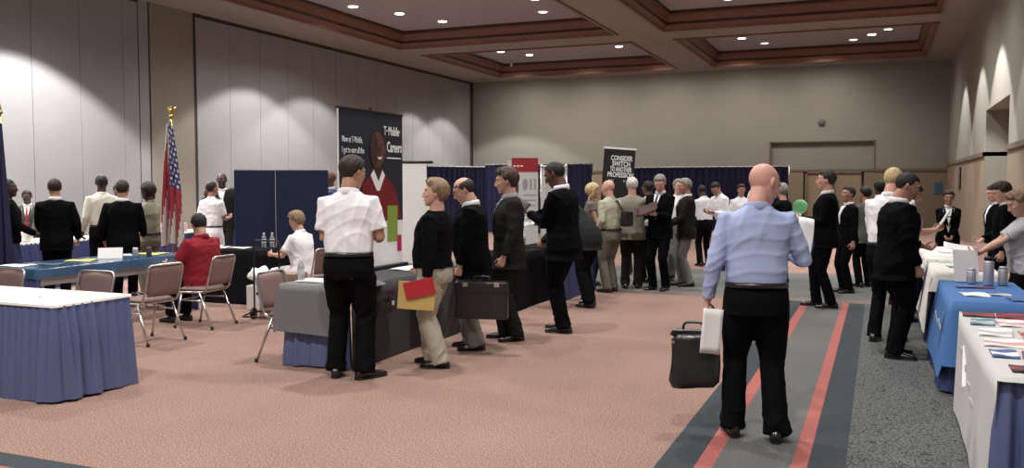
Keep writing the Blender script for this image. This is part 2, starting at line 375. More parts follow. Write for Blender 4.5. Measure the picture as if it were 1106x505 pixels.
# ------------------------------------------------------------------ furniture builders
def perimeter(x0, x1, y0, y1, r, step):
    """closed counter-clockwise rounded rectangle -> (x, y, nx, ny, s, side)"""
    out = []; s = 0
    def line(ax, ay, bx, by, nx, ny, side):
        nonlocal s
        L = math.hypot(bx-ax, by-ay); n = max(1, int(L/step))
        for i in range(n): out.append((ax+(bx-ax)*i/n, ay+(by-ay)*i/n, nx, ny, s+L*i/n, side))
        s += L
    def corner(cx, cy, a0, s0, s1):
        nonlocal s
        for i in range(4):
            a = R(a0+90*i/4); out.append((cx+r*math.cos(a), cy+r*math.sin(a), math.cos(a), math.sin(a), s+r*1.57*i/4, s0 if i < 2 else s1))
        s += r*1.57
    line(x0+r, y0, x1-r, y0, 0, -1, 'S'); corner(x1-r, y0+r, -90, 'S', 'E')
    line(x1, y0+r, x1, y1-r, 1, 0, 'E'); corner(x1-r, y1-r, 0, 'E', 'N')
    line(x1-r, y1, x0+r, y1, 0, 1, 'N'); corner(x0+r, y1-r, 90, 'N', 'W')
    line(x0, y1-r, x0, y0+r, -1, 0, 'W'); corner(x0+r, y0+r, 180, 'W', 'S')
    return out
def drape_mesh(x0, x1, y0, y1, z, drop, amp=.02, period=.07, r=.02, top=True, flare=.03, rows=9, step=.012, seed=1, sides='SENW', pleat=True):
    rnd = random.Random(seed); ph = [rnd.uniform(0, 6) for _ in range(6)]
    P = perimeter(x0, x1, y0, y1, r, step); bm = NB(); tot = P[-1][4]
    grid = []
    for (x, y, nx, ny, s, side) in P:
        d = drop[side] if isinstance(drop, dict) else drop
        col = []
        w = s+.03*math.sin(s*3+ph[0])+.012*math.sin(s*11+ph[1])
        for k in range(rows+1):
            t = k/rows
            a = 2*math.pi*w/period; b = 2*math.pi*w/(period*2.3)+ph[2]
            if pleat: f = (math.sin(a)*.5+.5)*(1-.55*t)+(math.sin(b)*.5+.5)*1.1*t
            else: f = (math.sin(b*.5+ph[3])*.5+.5)*t
            o = amp*f*(.35+.65*min(1, t*3))*(.75+.45*math.sin(s*5.3+ph[5]))+flare*t
            hem = .012*math.sin(s*4+ph[4])*t
            col.append(bm.verts.new((x+nx*o, y+ny*o, z-d*t+hem if d > .3 else z-d*t)))
        grid.append((col, side))
    n = len(grid)
    for i in range(n):
        (a, sa), (b, sb) = grid[i], grid[(i+1) % n]
        if sa not in sides and sb not in sides: continue
        if isinstance(drop, dict) and (drop[sa] == 0 or drop[sb] == 0) : continue
        for k in range(rows): bm.faces.new((a[k], a[k+1], b[k+1], b[k]))
    if top: bm.faces.new([g[0][0] for g in grid])
    bmesh.ops.delete(bm, geom=[v for v in bm.verts if not v.link_faces], context='VERTS')
    return bm
def table(label, x0, x1, y0, y1, skirt=None, sides='SENW', topmat='white_cloth', seed=1, group=None, skirt_h=.73, apron=None):
    cx, cy = (x0+x1)/2, (y0+y1)/2
    t = thing('folding_table', label, 'table', (cx, cy, 0), 0, group); a, b = (x1-x0)/2, (y1-y0)/2
    bm = NB(); box(bm, -a, a, -b, b, .72, .745, 0, .006); obj('tabletop', bm, topmat, t)
    for sx in (-1, 1):
        for sy in (-1, 1):
            q = NB(); tube(q, [(sx*(a-.1), sy*(b-.15), .72), (sx*(a-.06), sy*(b-.12), 0)], .014); obj('leg', q, 'metal', t)
    if skirt:
        obj('table_skirt', drape_mesh(-a-.004, a+.004, -b-.004, b+.004, .74, skirt_h, .042, .085, .02, False, .04, 9, .01, seed, sides), skirt, t, True)
    return t
def cloth(name, label, x0, x1, y0, y1, z, drop, material, seed=1, amp=.015, flare=.02, period=.3, group=None, r=.02, cat='tablecloth', sides='SENW'):
    o = obj(name, drape_mesh(-(x1-x0)/2, (x1-x0)/2, -(y1-y0)/2, (y1-y0)/2, z, drop, amp, period, r, True, flare, 6, .04, seed, sides, False), material, None, False, ((x0+x1)/2, (y0+y1)/2, 0))
    for p in o.data.polygons: p.use_smooth = len(p.vertices) == 4
    return tag(o, label, cat, group)

def make_chair(label, material='vinyl'):
    t = thing('stacking_chair', label, 'chair', (0, 0, 0), 0, 'stacking chairs on the left side of the hall')
    def pad(name, w, d, th, m4, bow):
        b = NB(); nx, ny = 8, 8; rows = []
        for s in (1, -1):
            g = []
            for j in range(ny+1):
                for i in range(nx+1):
                    u, v = i/nx*2-1, j/ny*2-1
                    k = max(abs(u), abs(v)); e = 1-max(0, (k-.75)/.25)**2*.9
                    uu = u*math.sqrt(1-.12*v*v); vv = v*math.sqrt(1-.12*u*u)
                    g.append(b.verts.new(m4 @ V((uu*w/2, vv*d/2, s*th/2*e+bow*(u*u)))))
            rows.append(g)
        for g in rows:
            for j in range(ny):
                for i in range(nx): b.faces.new([g[j*(nx+1)+i], g[j*(nx+1)+i+1], g[(j+1)*(nx+1)+i+1], g[(j+1)*(nx+1)+i]])
        ed = [i for i in range(nx+1)]+[j*(nx+1)+nx for j in range(1, ny+1)]+[ny*(nx+1)+i for i in range(nx-1, -1, -1)]+[j*(nx+1) for j in range(ny-1, 0, -1)]
        for p, q in zip(ed, ed[1:]+ed[:1]): b.faces.new([rows[0][p], rows[0][q], rows[1][q], rows[1][p]])
        return obj(name, b, material, t, True)
    pad('seat', .43, .42, .055, Matrix.Translation((0, .01, .455)), 0)
    pad('backrest', .43, .34, .035, Matrix.Translation((0, -.24, .665)) @ Matrix.Rotation(R(90+12), 4, 'X'), .015)
    b = NB(); tube(b, arc([(-.225, -.14, .43), (-.225, -.19, .46), (-.225, -.285, .835), (.225, -.285, .835), (.225, -.19, .46), (.225, -.14, .43)], .06), .0125, 8); obj('back_frame', b, 'metal', t, True)
    b = NB(); tube(b, arc([(-.225, -.15, .43), (-.225, .20, .42), (.225, .20, .42), (.225, -.15, .43), (-.225, -.15, .43)], .05), .0115, 8)
    tube(b, [(-.215, .17, .33), (.215, .17, .33)], .009, 8); tube(b, [(-.225, .17, .33), (-.235, -.13, .33)], .009, 8); tube(b, [(.225, .17, .33), (.235, -.13, .33)], .009, 8); obj('seat_frame', b, 'metal', t, True)
    for sx in (-1, 1):
        for pts in ([(sx*.225, .14, .42), (sx*.24, .23, .0)], [(sx*.225, -.10, .42), (sx*.245, -.27, 0)]):
            b = NB(); tube(b, pts, .0125, 8); g = obj('leg', b, 'metal', t, True)
            q = NB(); lathe(q, [(.017, 0), (.017, .03), (.013, .035)], pts[1], 10); obj('rubber_foot', q, 'black_metal', g)
    return t
c0 = make_chair('mauve stacking chair whose back shows behind the white tabletop of the near blue-skirted table')
c0.location = (-6.93, 5.96, 0); c0.rotation_euler.z = R(180)
dup(c0, (-7.93, 5.80, 0), R(176), 'mauve stacking chair cut off by the left edge of the picture')
dup(c0, (-7.16, 7.10, 0), R(86), 'empty mauve chair with a handbag strap on its seat beside the blue plastic covered table')
dup(c0, (-7.34, 8.14, 0), R(97), 'mauve chair under the seated person in red')
dup(c0, (-5.12, 6.90, 0), R(-88), 'pale mauve chair tucked against the back of the grey draped table')
dup(c0, (-6.92, 9.72, 0), R(80), 'maroon chair under the seated woman in white')
bm = NB()
tube(bm, [V((-.16+.02*math.sin(k), -.1+.028*k, .01+.012*math.sin(k*1.7))) for k in range(9)], .012, 8); tube(bm, [V((-.05+.012*k, .08-.01*k, .012+.01*math.cos(k*2))) for k in range(9)], .01, 8)
o = obj('leather_strap', bm, 'leather', None, True, (-7.17, 7.12, .49)); tag(o, 'dark coiled handbag strap lying on the empty mauve chair seat', 'strap')

def onto(t, cl):
    for ch in list(t.children): ch.parent = cl; ch.location = V(ch.location)+V(t.location)-V(cl.location)
    bpy.data.objects.remove(t)
# --- near blue skirted table (bottom left)
table('long white topped table with pleated blue skirt at the bottom left', -8.2, -5.78, 4.80, 5.53, 'blue_skirt', seed=3)
cloth('tablecloth', 'plain white cloth on top of the bottom left blue skirted table', -8.22, -5.765, 4.785, 5.545, .752, .02, 'white_cloth', 4, .002, .003)
bm = NB(); box(bm, -.06, .06, -.02, .02, 0, .004, 0, .001); tag(obj('pen', bm, 'paper_grey', None, False, (-6.35, 5.12, .754)), 'small grey slip lying on the bare white tabletop', 'slip of paper')

# --- blue plastic covered table
table('table under wrinkled blue plastic with a blue skirt on its near end', -9.2, -8.42, 6.78, 9.15, 'blue_skirt_dark', 'SN', seed=5)
cloth('plastic_table_cover', 'shiny wrinkled blue plastic cover on the table beside the two mauve chairs', -9.22, -8.40, 6.76, 9.17, .755, .11, 'blue_plastic', 6, .012, .012, .2)
bm = NB(); box(bm, -.008, .008, -1.1, 1.1, .56, .66); tag(obj('banner_rail', bm, 'paper_grey', None, False, (-8.455, 7.95, 0)), 'pale board hanging below the edge of the blue plastic cover', 'board')
def sheet(name, label, cat, loc, w, d, material, rz=0, th=.004, group=None, tilt=(0, 0), bar=None):
    bm = NB(); n = 5
    tp = [[bm.verts.new((w*(i/n-.5), d*(j/n-.5), th+.004*math.sin(i*1.1+j*.7))) for i in range(n+1)] for j in range(n+1)]
    bt = [[bm.verts.new((w*(i/n-.5), d*(j/n-.5), .004*math.sin(i*1.1+j*.7))) for i in range(n+1)] for j in range(n+1)]
    for g in (tp, bt):
        for j in range(n):
            for i in range(n):
                f = bm.faces.new((g[j][i], g[j][i+1], g[j+1][i+1], g[j+1][i]))
                if bar and g is tp and bar[0] <= j <= bar[1]: f.material_index = 1
    rim = [(0, i) for i in range(n+1)]+[(j, n) for j in range(1, n+1)]+[(n, i) for i in range(n-1, -1, -1)]+[(j, 0) for j in range(n-1, 0, -1)]
    for (a, b), (c, d2) in zip(rim, rim[1:]+rim[:1]): bm.faces.new((tp[a][b], tp[c][d2], bt[c][d2], bt[a][b]))
    o = obj(name, bm, [material, bar[2]] if bar else material, None, False, loc); o.rotation_euler = (tilt[0], tilt[1], rz)
    return tag(o, label, cat, group)
sheet('brochure', 'dark brochure on the blue plastic cover, left of the yellow one', 'brochure', (-8.75, 7.25, .758), .28, .22, 'mag_dark', .3)
sheet('brochure', 'yellow-green brochure on the blue plastic cover', 'brochure', (-8.85, 7.75, .758), .3, .3, 'mag_yellow', .5)
sheet('brochure', 'pale newspaper at the near end of the blue plastic cover', 'newspaper', (-8.95, 6.98, .758), .32, .25, 'paper', .1)
sheet('brochure', 'flat yellow leaflet at the far end of the blue plastic cover', 'leaflet', (-8.85, 8.85, .758), .35, .3, 'mag_yellow', .2)
sheet('brochure', 'grey leaflet on the blue plastic cover behind the name card', 'leaflet', (-9.05, 8.5, .758), .3, .22, 'paper_grey', .9)
bm = NB(); P = [(-.14, -.06, 0), (.14, -.06, 0), (.14, 0, .13), (-.14, 0, .13), (.14, .06, 0), (-.14, .06, 0)]; vs = [bm.verts.new(p) for p in P]
bm.faces.new(vs[0:4]); bm.faces.new((vs[3], vs[2], vs[4], vs[5])); o = obj('name_card', bm, 'paper', None, False, (-8.78, 8.12, .758), R(40)); tag(o, 'white folded tent card standing on the blue plastic cover', 'card')
for k, (x, y, mm, l) in enumerate(((-8.62, 8.36, 'steel', 'silver drink can right of the white tent card'), (-8.56, 8.52, 'mag_dark', 'dark drink can right of the silver can on the blue cover'))):
    bm = NB(); lathe(bm, [(.026, 0), (.033, .008), (.033, .105), (.027, .12), (.02, .12)], n=16); tag(obj('drink_can', bm, mm, None, True, (x, y, .757)), l, 'can', 'drink cans on the blue plastic cover')

# --- far left row of tables
table('blue skirted table along the far left wall, its near half', -13.1, -12.35, 8.3, 11.1, 'blue_skirt_dark', seed=8)
cloth('tablecloth', 'white cloth on the near one of the far left tables', -13.11, -12.34, 8.29, 11.11, .752, .03, 'white_cloth', 9, .002, .004)
table('blue skirted table along the far left wall, behind the woman in khaki', -13.1, -12.35, 11.3, 14.4, 'blue_skirt_dark', seed=9)
cloth('tablecloth', 'white cloth on the farther one of the far left tables', -13.11, -12.34, 11.29, 14.41, .752, .03, 'white_cloth', 9, .002, .004)
bm = NB(); lathe(bm, [(.05, 0), (.10, .06), (.12, .15), (.125, .16), (.11, .15), (.09, .06), (.02, .02)], n=20); tag(obj('bowl', bm, 'white_plastic', None, True, (-12.5, 9.9, .755)), 'white bowl on the far left table in front of the man in the olive jacket', 'bowl')
for k, (x, y) in enumerate(((-12.6, 10.3), (-12.55, 10.9))):
    sheet('paper_stack', ['white papers right of the bowl on the far left table', 'white papers under the elbow of the man in the black suit back left'][k], 'papers', (x, y, .756), .3, .22, 'paper', .3*k, .03)
sheet('paper_stack', 'white papers on the table behind the flag', 'papers', (-12.6, 12.6, .756), .4, .3, 'paper', .2, .03)
bm = NB(); box(bm, -.2, .2, -.15, .15, 0, .17, 0, .01); tag(obj('display_box', bm, 'mag_pink', None, False, (-12.7, 13.3, .755)), 'reddish box on the far left table right of the striped flag', 'box')

# --- black table with bottles
table('table hidden under a floor length black cloth before the navy screen', -9.15, -7.95, 9.85, 10.6, seed=2)
cloth('tablecloth', 'floor length black tablecloth behind the person in red', -9.16, -7.94, 9.84, 10.61, .752, .74, 'black_cloth', 3, .04, .04, .35)
for k, (x, y, l) in enumerate(((-8.22, 10.36, 'left one of two clear water bottles on the black table'), (-8.12, 10.42, 'right one of two clear water bottles on the black table'), (-4.99, 6.82, 'clear bottle with pale liquid on the grey draped table'))):
    if k == 0:
        b0 = thing('water_bottle', l, 'bottle', (x, y, .755), 0, 'clear bottles')
        bm = NB(); lathe(bm, [(.028, 0), (.033, .01), (.032, .05), (.034, .09), (.033, .14), (.02, .175), (.012, .185), (.012, .2)], n=18); obj('bottle_body', bm, 'water', b0, True)
        bm = NB(); lathe(bm, [(.014, .195), (.014, .215), (.012, .217)], n=14); obj('cap', bm, 'white_plastic', b0)
        bm = NB(); lathe(bm, [(.0335, .07), (.0345, .075), (.0345, .115), (.0335, .12)], n=18); obj('bottle_label', bm, 'paper_grey', b0)
    else: dup(b0, (x, y, .755 if k < 2 else .76), 0, l)
for k, (x, y) in enumerate(((-8.5, 10.2), (-8.85, 10.15), (-9.1, 10.3))): sheet('brochure', ['white leaflet on the black table nearest the water bottles', 'white leaflet in the middle of the black table', 'white leaflet on the left end of the black table'][k], 'leaflet', (x, y, .756), .28, .2, 'paper', .2*k)
# white carton, carrier bag, cardboard box, tubular frame
bm = NB(); box(bm, -.2, .2, -.15, .15, 0, .32, 0, .006); o = obj('carton', bm, 'box_white', None, False, (-7.62, 9.62, 0), R(10)); tag(o, 'white carton on the floor by the black draped table', 'box')
bm = NB(); box(bm, -.055, .055, -.153, -.149, .2, .235); obj('hand_hole', bm, 'ink_black', o)
bm = NB(); ellip(bm, (0, 0, .12), (.17, .13, .12), seg=20, rings=14)
for v in bm.verts: v.co += V((.02*math.sin(v.co.z*60+v.co.x*20), .02*math.sin(v.co.x*50), .02*math.sin(v.co.x*35+v.co.y*30)))
tag(obj('carrier_bag', bm, 'paper', None, True, (-7.68, 9.6, .32)), 'crumpled white plastic bag on top of the white carton', 'bag')
bm = NB(); box(bm, -.24, .24, -.16, .16, 0, .55, 0, .006); o = obj('cardboard_box', bm, 'cardboard', None, False, (-6.86, 9.0, 0), R(8)); tag(o, 'tan cardboard box stack between the pale mauve chair and the seated woman in white', 'box')
bm = NB(); box(bm, -.25, .25, -.17, .17, .5, .57, 0, .004); obj('lid', bm, 'wall_low', o)
t = thing('luggage_cart', 'dark tubular folding cart with an upright loop handle in front of the seated woman', 'cart', (-6.95, 8.8, 0), R(10))
bm = NB(); tube(bm, arc([(-.17, 0, .1), (-.17, 0, .98), (.17, 0, .98), (.17, 0, .1)], .05), .011, 8); obj('handle', bm, 'black_metal', t, True)
bm = NB(); tube(bm, arc([(-.17, 0, .1), (-.17, -.3, .08), (.17, -.3, .08), (.17, 0, .1)], .03), .011, 8); tube(bm, [(-.17, -.0, .1), (.17, 0, .1)], .011, 8); obj('crossbar', (lambda q: (tube(q, [(-.17, 0, .5), (.17, 0, .5)], .008, 8), q)[1])(NB()), 'black_metal', t, True); obj('platform', bm, 'black_metal', t, True)
for sx in (-1, 1):
    bm = NB(); tube(bm, [(sx*.2-.015, .03, .07), (sx*.2+.015, .03, .07)], .07, 16); obj('wheel', bm, 'black_metal', t, True)

# --- navy folding screen
t = thing('folding_screen', 'navy fabric folding screen behind the seated woman in white', 'screen', (0, 0, 0))
for (a, b) in (((-9.45, 11.2), (-8.98, 11.62)), ((-8.97, 11.63), (-8.08, 11.78))):
    a, b = V((*a, 0)), V((*b, 0)); d = (b-a); L = d.length; bm = NB(); box(bm, 0, L, -.02, .02, .03, 1.9, 0, .006)
    mt = Matrix.Translation(a) @ Matrix.Rotation(math.atan2(d.y, d.x), 4, 'Z'); bm.transform(mt); p = obj('screen_panel', bm, 'screen_navy', t)
    bm = NB(); box(bm, 0, L, -.024, .024, 1.895, 1.915); bm.transform(mt); obj('edge_strip', bm, 'paper_grey', p)

# --- grey and charcoal draped display table
TX0, TX1, TY0, TY1 = -5.04, -4.38, 6.68, 8.98
table('display table under grey and charcoal covers with the tall navy banner on it', TX0, TX1, TY0, TY1, 'blue_skirt', 'S', seed=12)
cc = cloth('tablecloth', 'long charcoal cover with white dots and lettering facing the queue', TX0, TX1+.02, TY0+.02, TY1+.01, .753, {'S': 0, 'E': .74, 'N': .5, 'W': .06}, 'charcoal_cloth', 13, .012, .03, .6)
cl = cloth('tablecloth', 'grey cloth over the near end of the display table showing the blue skirt beneath', TX0-.055, TX1+.035, TY0-.055, TY0+.5, .758, {'S': .44, 'E': .03, 'N': .02, 'W': .24}, 'grey_cloth', 14, .012, .055, .5)
lt = thing('cover_print', 'row of white dots, lettering and magenta marks on the charcoal cover', 'lettering', (TX1+.05, 7.5, .5))
for k in range(4):
    bm = NB(); box(bm, 0, .006, -.02, .02, -.02, .02, 0, .002); bm.transform(Matrix.Translation((.022, -.16+.11*k, .03))); obj('dot', bm, 'ink_white', lt)
text('letters', 'Mobile', .2, 'ink_white', (.03, .27, -.02), (0, 1, -.0), (0, 0, 1), lt, bold=.002)
text('big_letter', 'T', .3, 'ink_magenta_dim', (.028, -.30, -.05), (0, 1, 0), (0, 0, 1), lt, bold=.006)
text('letters', 'Careers', .17, 'ink_magenta_dim', (.035, .35, -.22), (0, 1, 0), (0, 0, 1), lt)
onto(lt, cc)
# tall navy banner display standing on the table, along its back edge
BX, BY0, BY1, BZ0, BZ1 = -4.98, 7.44, 8.70, .775, 2.43
t = thing('banner_display', 'tall navy banner with a smiling person in red and white lettering', 'banner', (BX, (BY0+BY1)/2, .76))
W, HH = BY1-BY0, BZ1-BZ0; org = V((.012, -W/2, .015)); rt, up = V((0, 1, 0)), V((0, 0, 1))
bm = NB(); box(bm, -.012, .010, -W/2, W/2, .01, HH+.015); obj('panel', bm, 'paper', t)
poly('navy_print', [(0, .42*HH*.72), (W, .42*HH*.72), (W, HH), (0, HH)], org, rt, up, 0, 'banner_navy', t)
poly('red_shirt', [(.42, .31*HH), (.40, .42*HH), (.44, .55*HH), (.60, .60*HH), (.82, .61*HH), (1.0, .56*HH), (1.12, .48*HH), (1.2, .36*HH), (1.22, .31*HH)], org, rt, up, .002, 'red_knit', t)
poly('neck', [(.60, .60*HH), (.62, .66*HH), (.82, .66*HH), (.84, .60*HH), (.74, .545*HH)], org, rt, up, .0035, 'face_dark', t)
poly('collar', [(.58, .60*HH), (.64, .635*HH), (.74, .56*HH), (.82, .635*HH), (.87, .60*HH), (.76, .50*HH), (.70, .50*HH)], org, rt, up, .005, 'ink_white', t)
f = poly('face', oval(.72, .765*HH, .15, .19), org, rt, up, .007, 'face_brown', t)
poly('shade', oval(.65, .765*HH, .08, .175), org, rt, up, .0085, 'face_dark', f)
poly('smile', [(.71, .718*HH), (.74, .703*HH), (.785, .705*HH), (.81, .722*HH), (.76, .716*HH)], org, rt, up, .010, 'ink_white', f)
poly('nose', oval(.76, .765*HH, .025, .03), org, rt, up, .0105, 'face_dark', f)
for dx in (.70, .80): poly('eye', oval(dx, .80*HH, .022, .009), org, rt, up, .0105, 'ink_black', f)
poly('ear', oval(.87, .765*HH, .02, .04), org, rt, up, .006, 'face_brown', f)
text('logo_letters', 'T··Mobile·', .135, 'ink_white', org+V((.002, .86, .865*HH)), rt, up, t, bold=.002, sx=.62)
text('title_letters', 'Careers', .16, 'ink_white', org+V((.002, .92, .755*HH)), rt, up, t, bold=.002, sx=.62)
bm = NB(); box(bm, 0, .003, .92-W/2, 1.22-W/2, .72*HH, .728*HH); bm.transform(Matrix.Translation((.012, 0, 0))); obj('underline', bm, 'ink_white', t)
for k, s in enumerate(('Now at T-Mobile,', 'I get to earn all the', 'money I want.')): text('slogan_letters', s, .088, 'ink_white', org+V((.002, .05, (.80-.065*k)*HH)), rt, up, t, sx=.6)
poly('green_square', [(.92, .16*HH), (1.14, .16*HH), (1.14, .40*HH), (.92, .40*HH)], org, rt, up, .003, 'ink_green', t)
poly('magenta_square', [(1.13, .09*HH), (1.22, .09*HH), (1.22, .20*HH), (1.13, .20*HH)], org, rt, up, .0045, 'ink_magenta', t)
bm = NB(); box(bm, -.06, .07, -W/2-.02, W/2+.02, -.003, .035, 0, .005); obj('base', bm, 'black_metal', t)
bm = NB(); box(bm, -.02, .02, -W/2-.01, W/2+.01, HH+.012, HH+.035, 0, .003); tube(bm, [(0, -.02, HH+.03), (0, -.02, HH+.06)], .015); obj('top_rail', bm, 'black_metal', t)
sheet('paper_stack', 'white leaflets on the grey cloth at the near end of the display table', 'leaflets', (-4.82, 6.92, .762), .42, .3, 'paper', .1, .012)
sheet('brochure', 'white leaflet beside the banner base on the display table', 'leaflet', (-4.70, 8.4, .762), .25, .5, 'paper', 0)
# white screen behind, white board and poster
t = thing('projection_screen', 'narrow white screen edge standing right behind the tall navy banner', 'screen', (-5.52, 9.42, 0), R(20))
bm = NB(); box(bm, -.45, .42, -.01, .01, .45, 1.93); obj('screen_sheet', bm, 'paper', t)
bm = NB(); tube(bm, [(-.5, 0, 1.94), (.5, 0, 1.94)], .018, 10); obj('top_tube', bm, 'black_metal', t, True)
bm = NB(); tube(bm, [(0, .03, 0), (0, .03, 1.94)], .014, 8); tube(bm, [(0, .03, .4), (.3, .25, 0)], .01, 8); tube(bm, [(0, .03, .4), (-.3, .25, 0)], .01, 8); obj('stand', bm, 'black_metal', t, True)
t = thing('display_board', 'low white display board with black letters behind the man in the black shirt', 'board', (-5.36, 10.1, 0), R(24))
bm = NB(); box(bm, -.24, .24, -.015, .015, .3, 1.25, 0, .004); obj('board', bm, 'paper', t)
text('letters', 'GE', .13, 'ink_black', (-.17, -.017, 1.06), (1, 0, 0), (0, 0, 1), t, bold=.004)
poly('bar', [(.06, 1.06), (.085, 1.06), (.085, 1.15), (.06, 1.15)], (0, -.018, 0), (1, 0, 0), (0, 0, 1), 0, 'ink_black', t)
poly('dark_figure', [(-.17, .5), (-.06, .5), (-.06, .95), (-.12, 1.02), (-.17, .95)], (0, -.018, 0), (1, 0, 0), (0, 0, 1), 0, 'ink_black', t)
for sx in (-.2, .2):
    bm = NB(); tube(bm, arc([(sx, -.2, .0), (sx, 0, .32), (sx, .2, 0)], .02), .012, 8); obj('foot', bm, 'black_metal', t)

# --- second table of the left row, with the bent man and the camera man
table('blue skirted table beside the blond woman', -4.95, -4.2, 12.0, 13.4, 'blue_skirt_dark', seed=21)
cloth('tablecloth', 'black cloth over the blue skirted table beside the blond woman', -4.96, -4.19, 11.98, 13.42, .752, .12, 'black_cloth', 22, .005, .01)
table('table under a black cloth behind the line of men in suits', -5.0, -4.42, 10.3, 11.8, seed=22)
cloth('tablecloth', 'floor length black tablecloth behind the line of men in suits', -5.01, -4.41, 10.28, 11.82, .752, .74, 'black_cloth', 23, .03, .03)
t = thing('rollup_banner', 'white roll-up banner with a red top, behind the man with brown hair', 'banner', (-5.62, 13.95, 0), R(24))
bm = NB(); box(bm, -.26, .26, -.004, .004, .1, 2.08); obj('sheet', bm, 'offwhite_cloth', t)
poly('red_header', [(-.19, 1.88), (.26, 1.88), (.26, 2.12), (-.19, 2.12)], (0, -.006, 0), (1, 0, 0), (0, 0, 1), 0, 'ink_red', t)
for k in range(3): poly('mark', [(-.16+.06*k, 1.97), (-.12+.06*k, 1.97), (-.12+.06*k, 1.995), (-.16+.06*k, 1.995)], (0, -.0085, 0), (1, 0, 0), (0, 0, 1), 0, 'ink_white', t)
poly('dark_face', oval(-.14, 1.62, .07, .2), (0, -.006, 0), (1, 0, 0), (0, 0, 1), 0, 'mag_dark', t)
poly('ring_mark', oval(.04, 1.67, .045, .10), (0, -.006, 0), (1, 0, 0), (0, 0, 1), 0, 'ink_grey', t)
for x in (.12, .19): poly('bar_mark', [(x, 1.58), (x+.035, 1.58), (x+.035, 1.77), (x, 1.77)], (0, -.006, 0), (1, 0, 0), (0, 0, 1), 0, 'ink_grey', t)
for k in range(6): poly('text_line', [(0, 1.48-k*.09), (.22, 1.48-k*.09), (.22, 1.5-k*.09), (0, 1.5-k*.09)], (0, -.006, 0), (1, 0, 0), (0, 0, 1), 0, 'ink_grey', t)
bm = NB(); box(bm, -.3, .3, -.1, .1, 0, .1, 0, .01); obj('base', bm, 'metal', t)
def curtain(label, a, b, z0, z1, material, amp=.05, per=.22, seed=0, name='pipe_and_drape', stripe=None):
    a, b = V((*a, 0)), V((*b, 0)); d = b-a; L = d.length; d.normalize(); nrm = V((-d.y, d.x, 0)); rnd = random.Random(seed); p1, p2 = rnd.random()*6, rnd.random()*6
    t = thing(name, label, 'curtain', a); bm = NB(); n = int(L/.03); g = []
    for i in range(n+1):
        s = L*i/n; f = math.sin(2*math.pi*(s+.05*math.sin(s*2.1+p1))/per+p2)+.4*math.sin(2*math.pi*s/(per*2.7)+p1)
        g.append([bm.verts.new(d*s+nrm*(amp*f*(.5+.5*k/4))+V((0, 0, z1+(z0-z1)*k/4))) for k in range(5)])
    for p, q in zip(g, g[1:]):
        for k in range(4): bm.faces.new((p[k], p[k+1], q[k+1], q[k]))
    obj('drape', bm, material, t, True)
    bm = NB(); tube(bm, [V((0, 0, z1))-d*.02, d*(L+.02)+V((0, 0, z1))], .022, 8); obj('crossbar', bm, 'paper_grey', t, True)
    for s in (0, L):
        bm = NB(); tube(bm, [d*s+nrm*.05, d*s+nrm*.05+V((0, 0, z1+.05))], .02, 8); obj('upright', bm, 'metal', t, True)
        bm = NB(); p = d*s+nrm*.05; box(bm, p.x-.2, p.x+.2, p.y-.2, p.y+.2, 0, .01); obj('base_plate', bm, 'metal', t)
    return t
curtain('navy pipe and drape behind the man in the black shirt and the balding man', (-15.7, 28.6), (-14.1, 31.2), .02, 2.34, 'drape', seed=1)
curtain('navy pipe and drape behind the man with brown hair and the red topped banner', (-12.6, 27.8), (-8.75, 27.8), .02, 2.35, 'drape', seed=2)
curtain('longest navy pipe and drape, behind the grey haired men in the middle', (-9.6, 32.2), (-2.95, 32.2), .02, 2.3, 'drape', seed=3)
curtain('short white curtain right of the red topped roll-up banner', (-5.42, 14.3), (-5.0, 14.4), .02, 1.98, 'white_drape', .03, .12, 4, 'white_curtain')
# black poster on stand
t = thing('poster_stand', 'tilted black poster with rows of white lettering above the grey haired man', 'poster', (-4.5, 15.9, 0), R(20))
tilt = Matrix.Translation((0, 0, 1.75)) @ Matrix.Rotation(R(4), 4, 'Y') @ Matrix.Translation((0, 0, -1.75))
bm = NB(); box(bm, -.29, .29, -.012, .012, 1.15, 2.33, 0, .003); bm.transform(tilt); obj('board', bm, 'ink_black', t)
bm = NB(); box(bm, -.30, .30, -.016, .016, 2.32, 2.355); bm.transform(tilt); obj('top_strip', bm, 'paper', t)
rt3 = tilt.to_3x3() @ V((1, 0, 0)); up3 = tilt.to_3x3() @ V((0, 0, 1))
for k, (s, w) in enumerate((('CONSIDER', .40), ('SWITCH', .33), ('TO ANOTHER', .40), ('PROFESSION', .48))):
    o = text('lettering', s, .125, 'ink_white', (0, 0, 0), (1, 0, 0), (0, 0, 1), t, bold=.003, align='CENTER')
    xs_ = [v.co.x for v in o.data.vertices]; sc = w/(max(xs_)-min(xs_)); o.data.transform(tilt @ Matrix.Translation((.04, -.015, 2.115-.103*k)) @ Matrix.Diagonal((sc, 1, 1, 1)))
for k, (x0, x1) in enumerate(((-.18, -.08), (.10, .14), (.17, .29))): poly('small_text', [(x0, 1.72), (x1, 1.72), (x1, 1.755), (x0, 1.755)], tilt @ V((0, -.016, 0)), rt3, up3, 0, 'ink_grey', t)
for sx in (-.2, .2):
    bm = NB(); tube(bm, [(sx, .02, 1.3), (sx*1.5, .25, 0)], .015, 8); tube(bm, [(sx, .02, 1.3), (sx*1.2, -.2, 0)], .015, 8); obj('stand_leg', bm, 'black_metal', t)

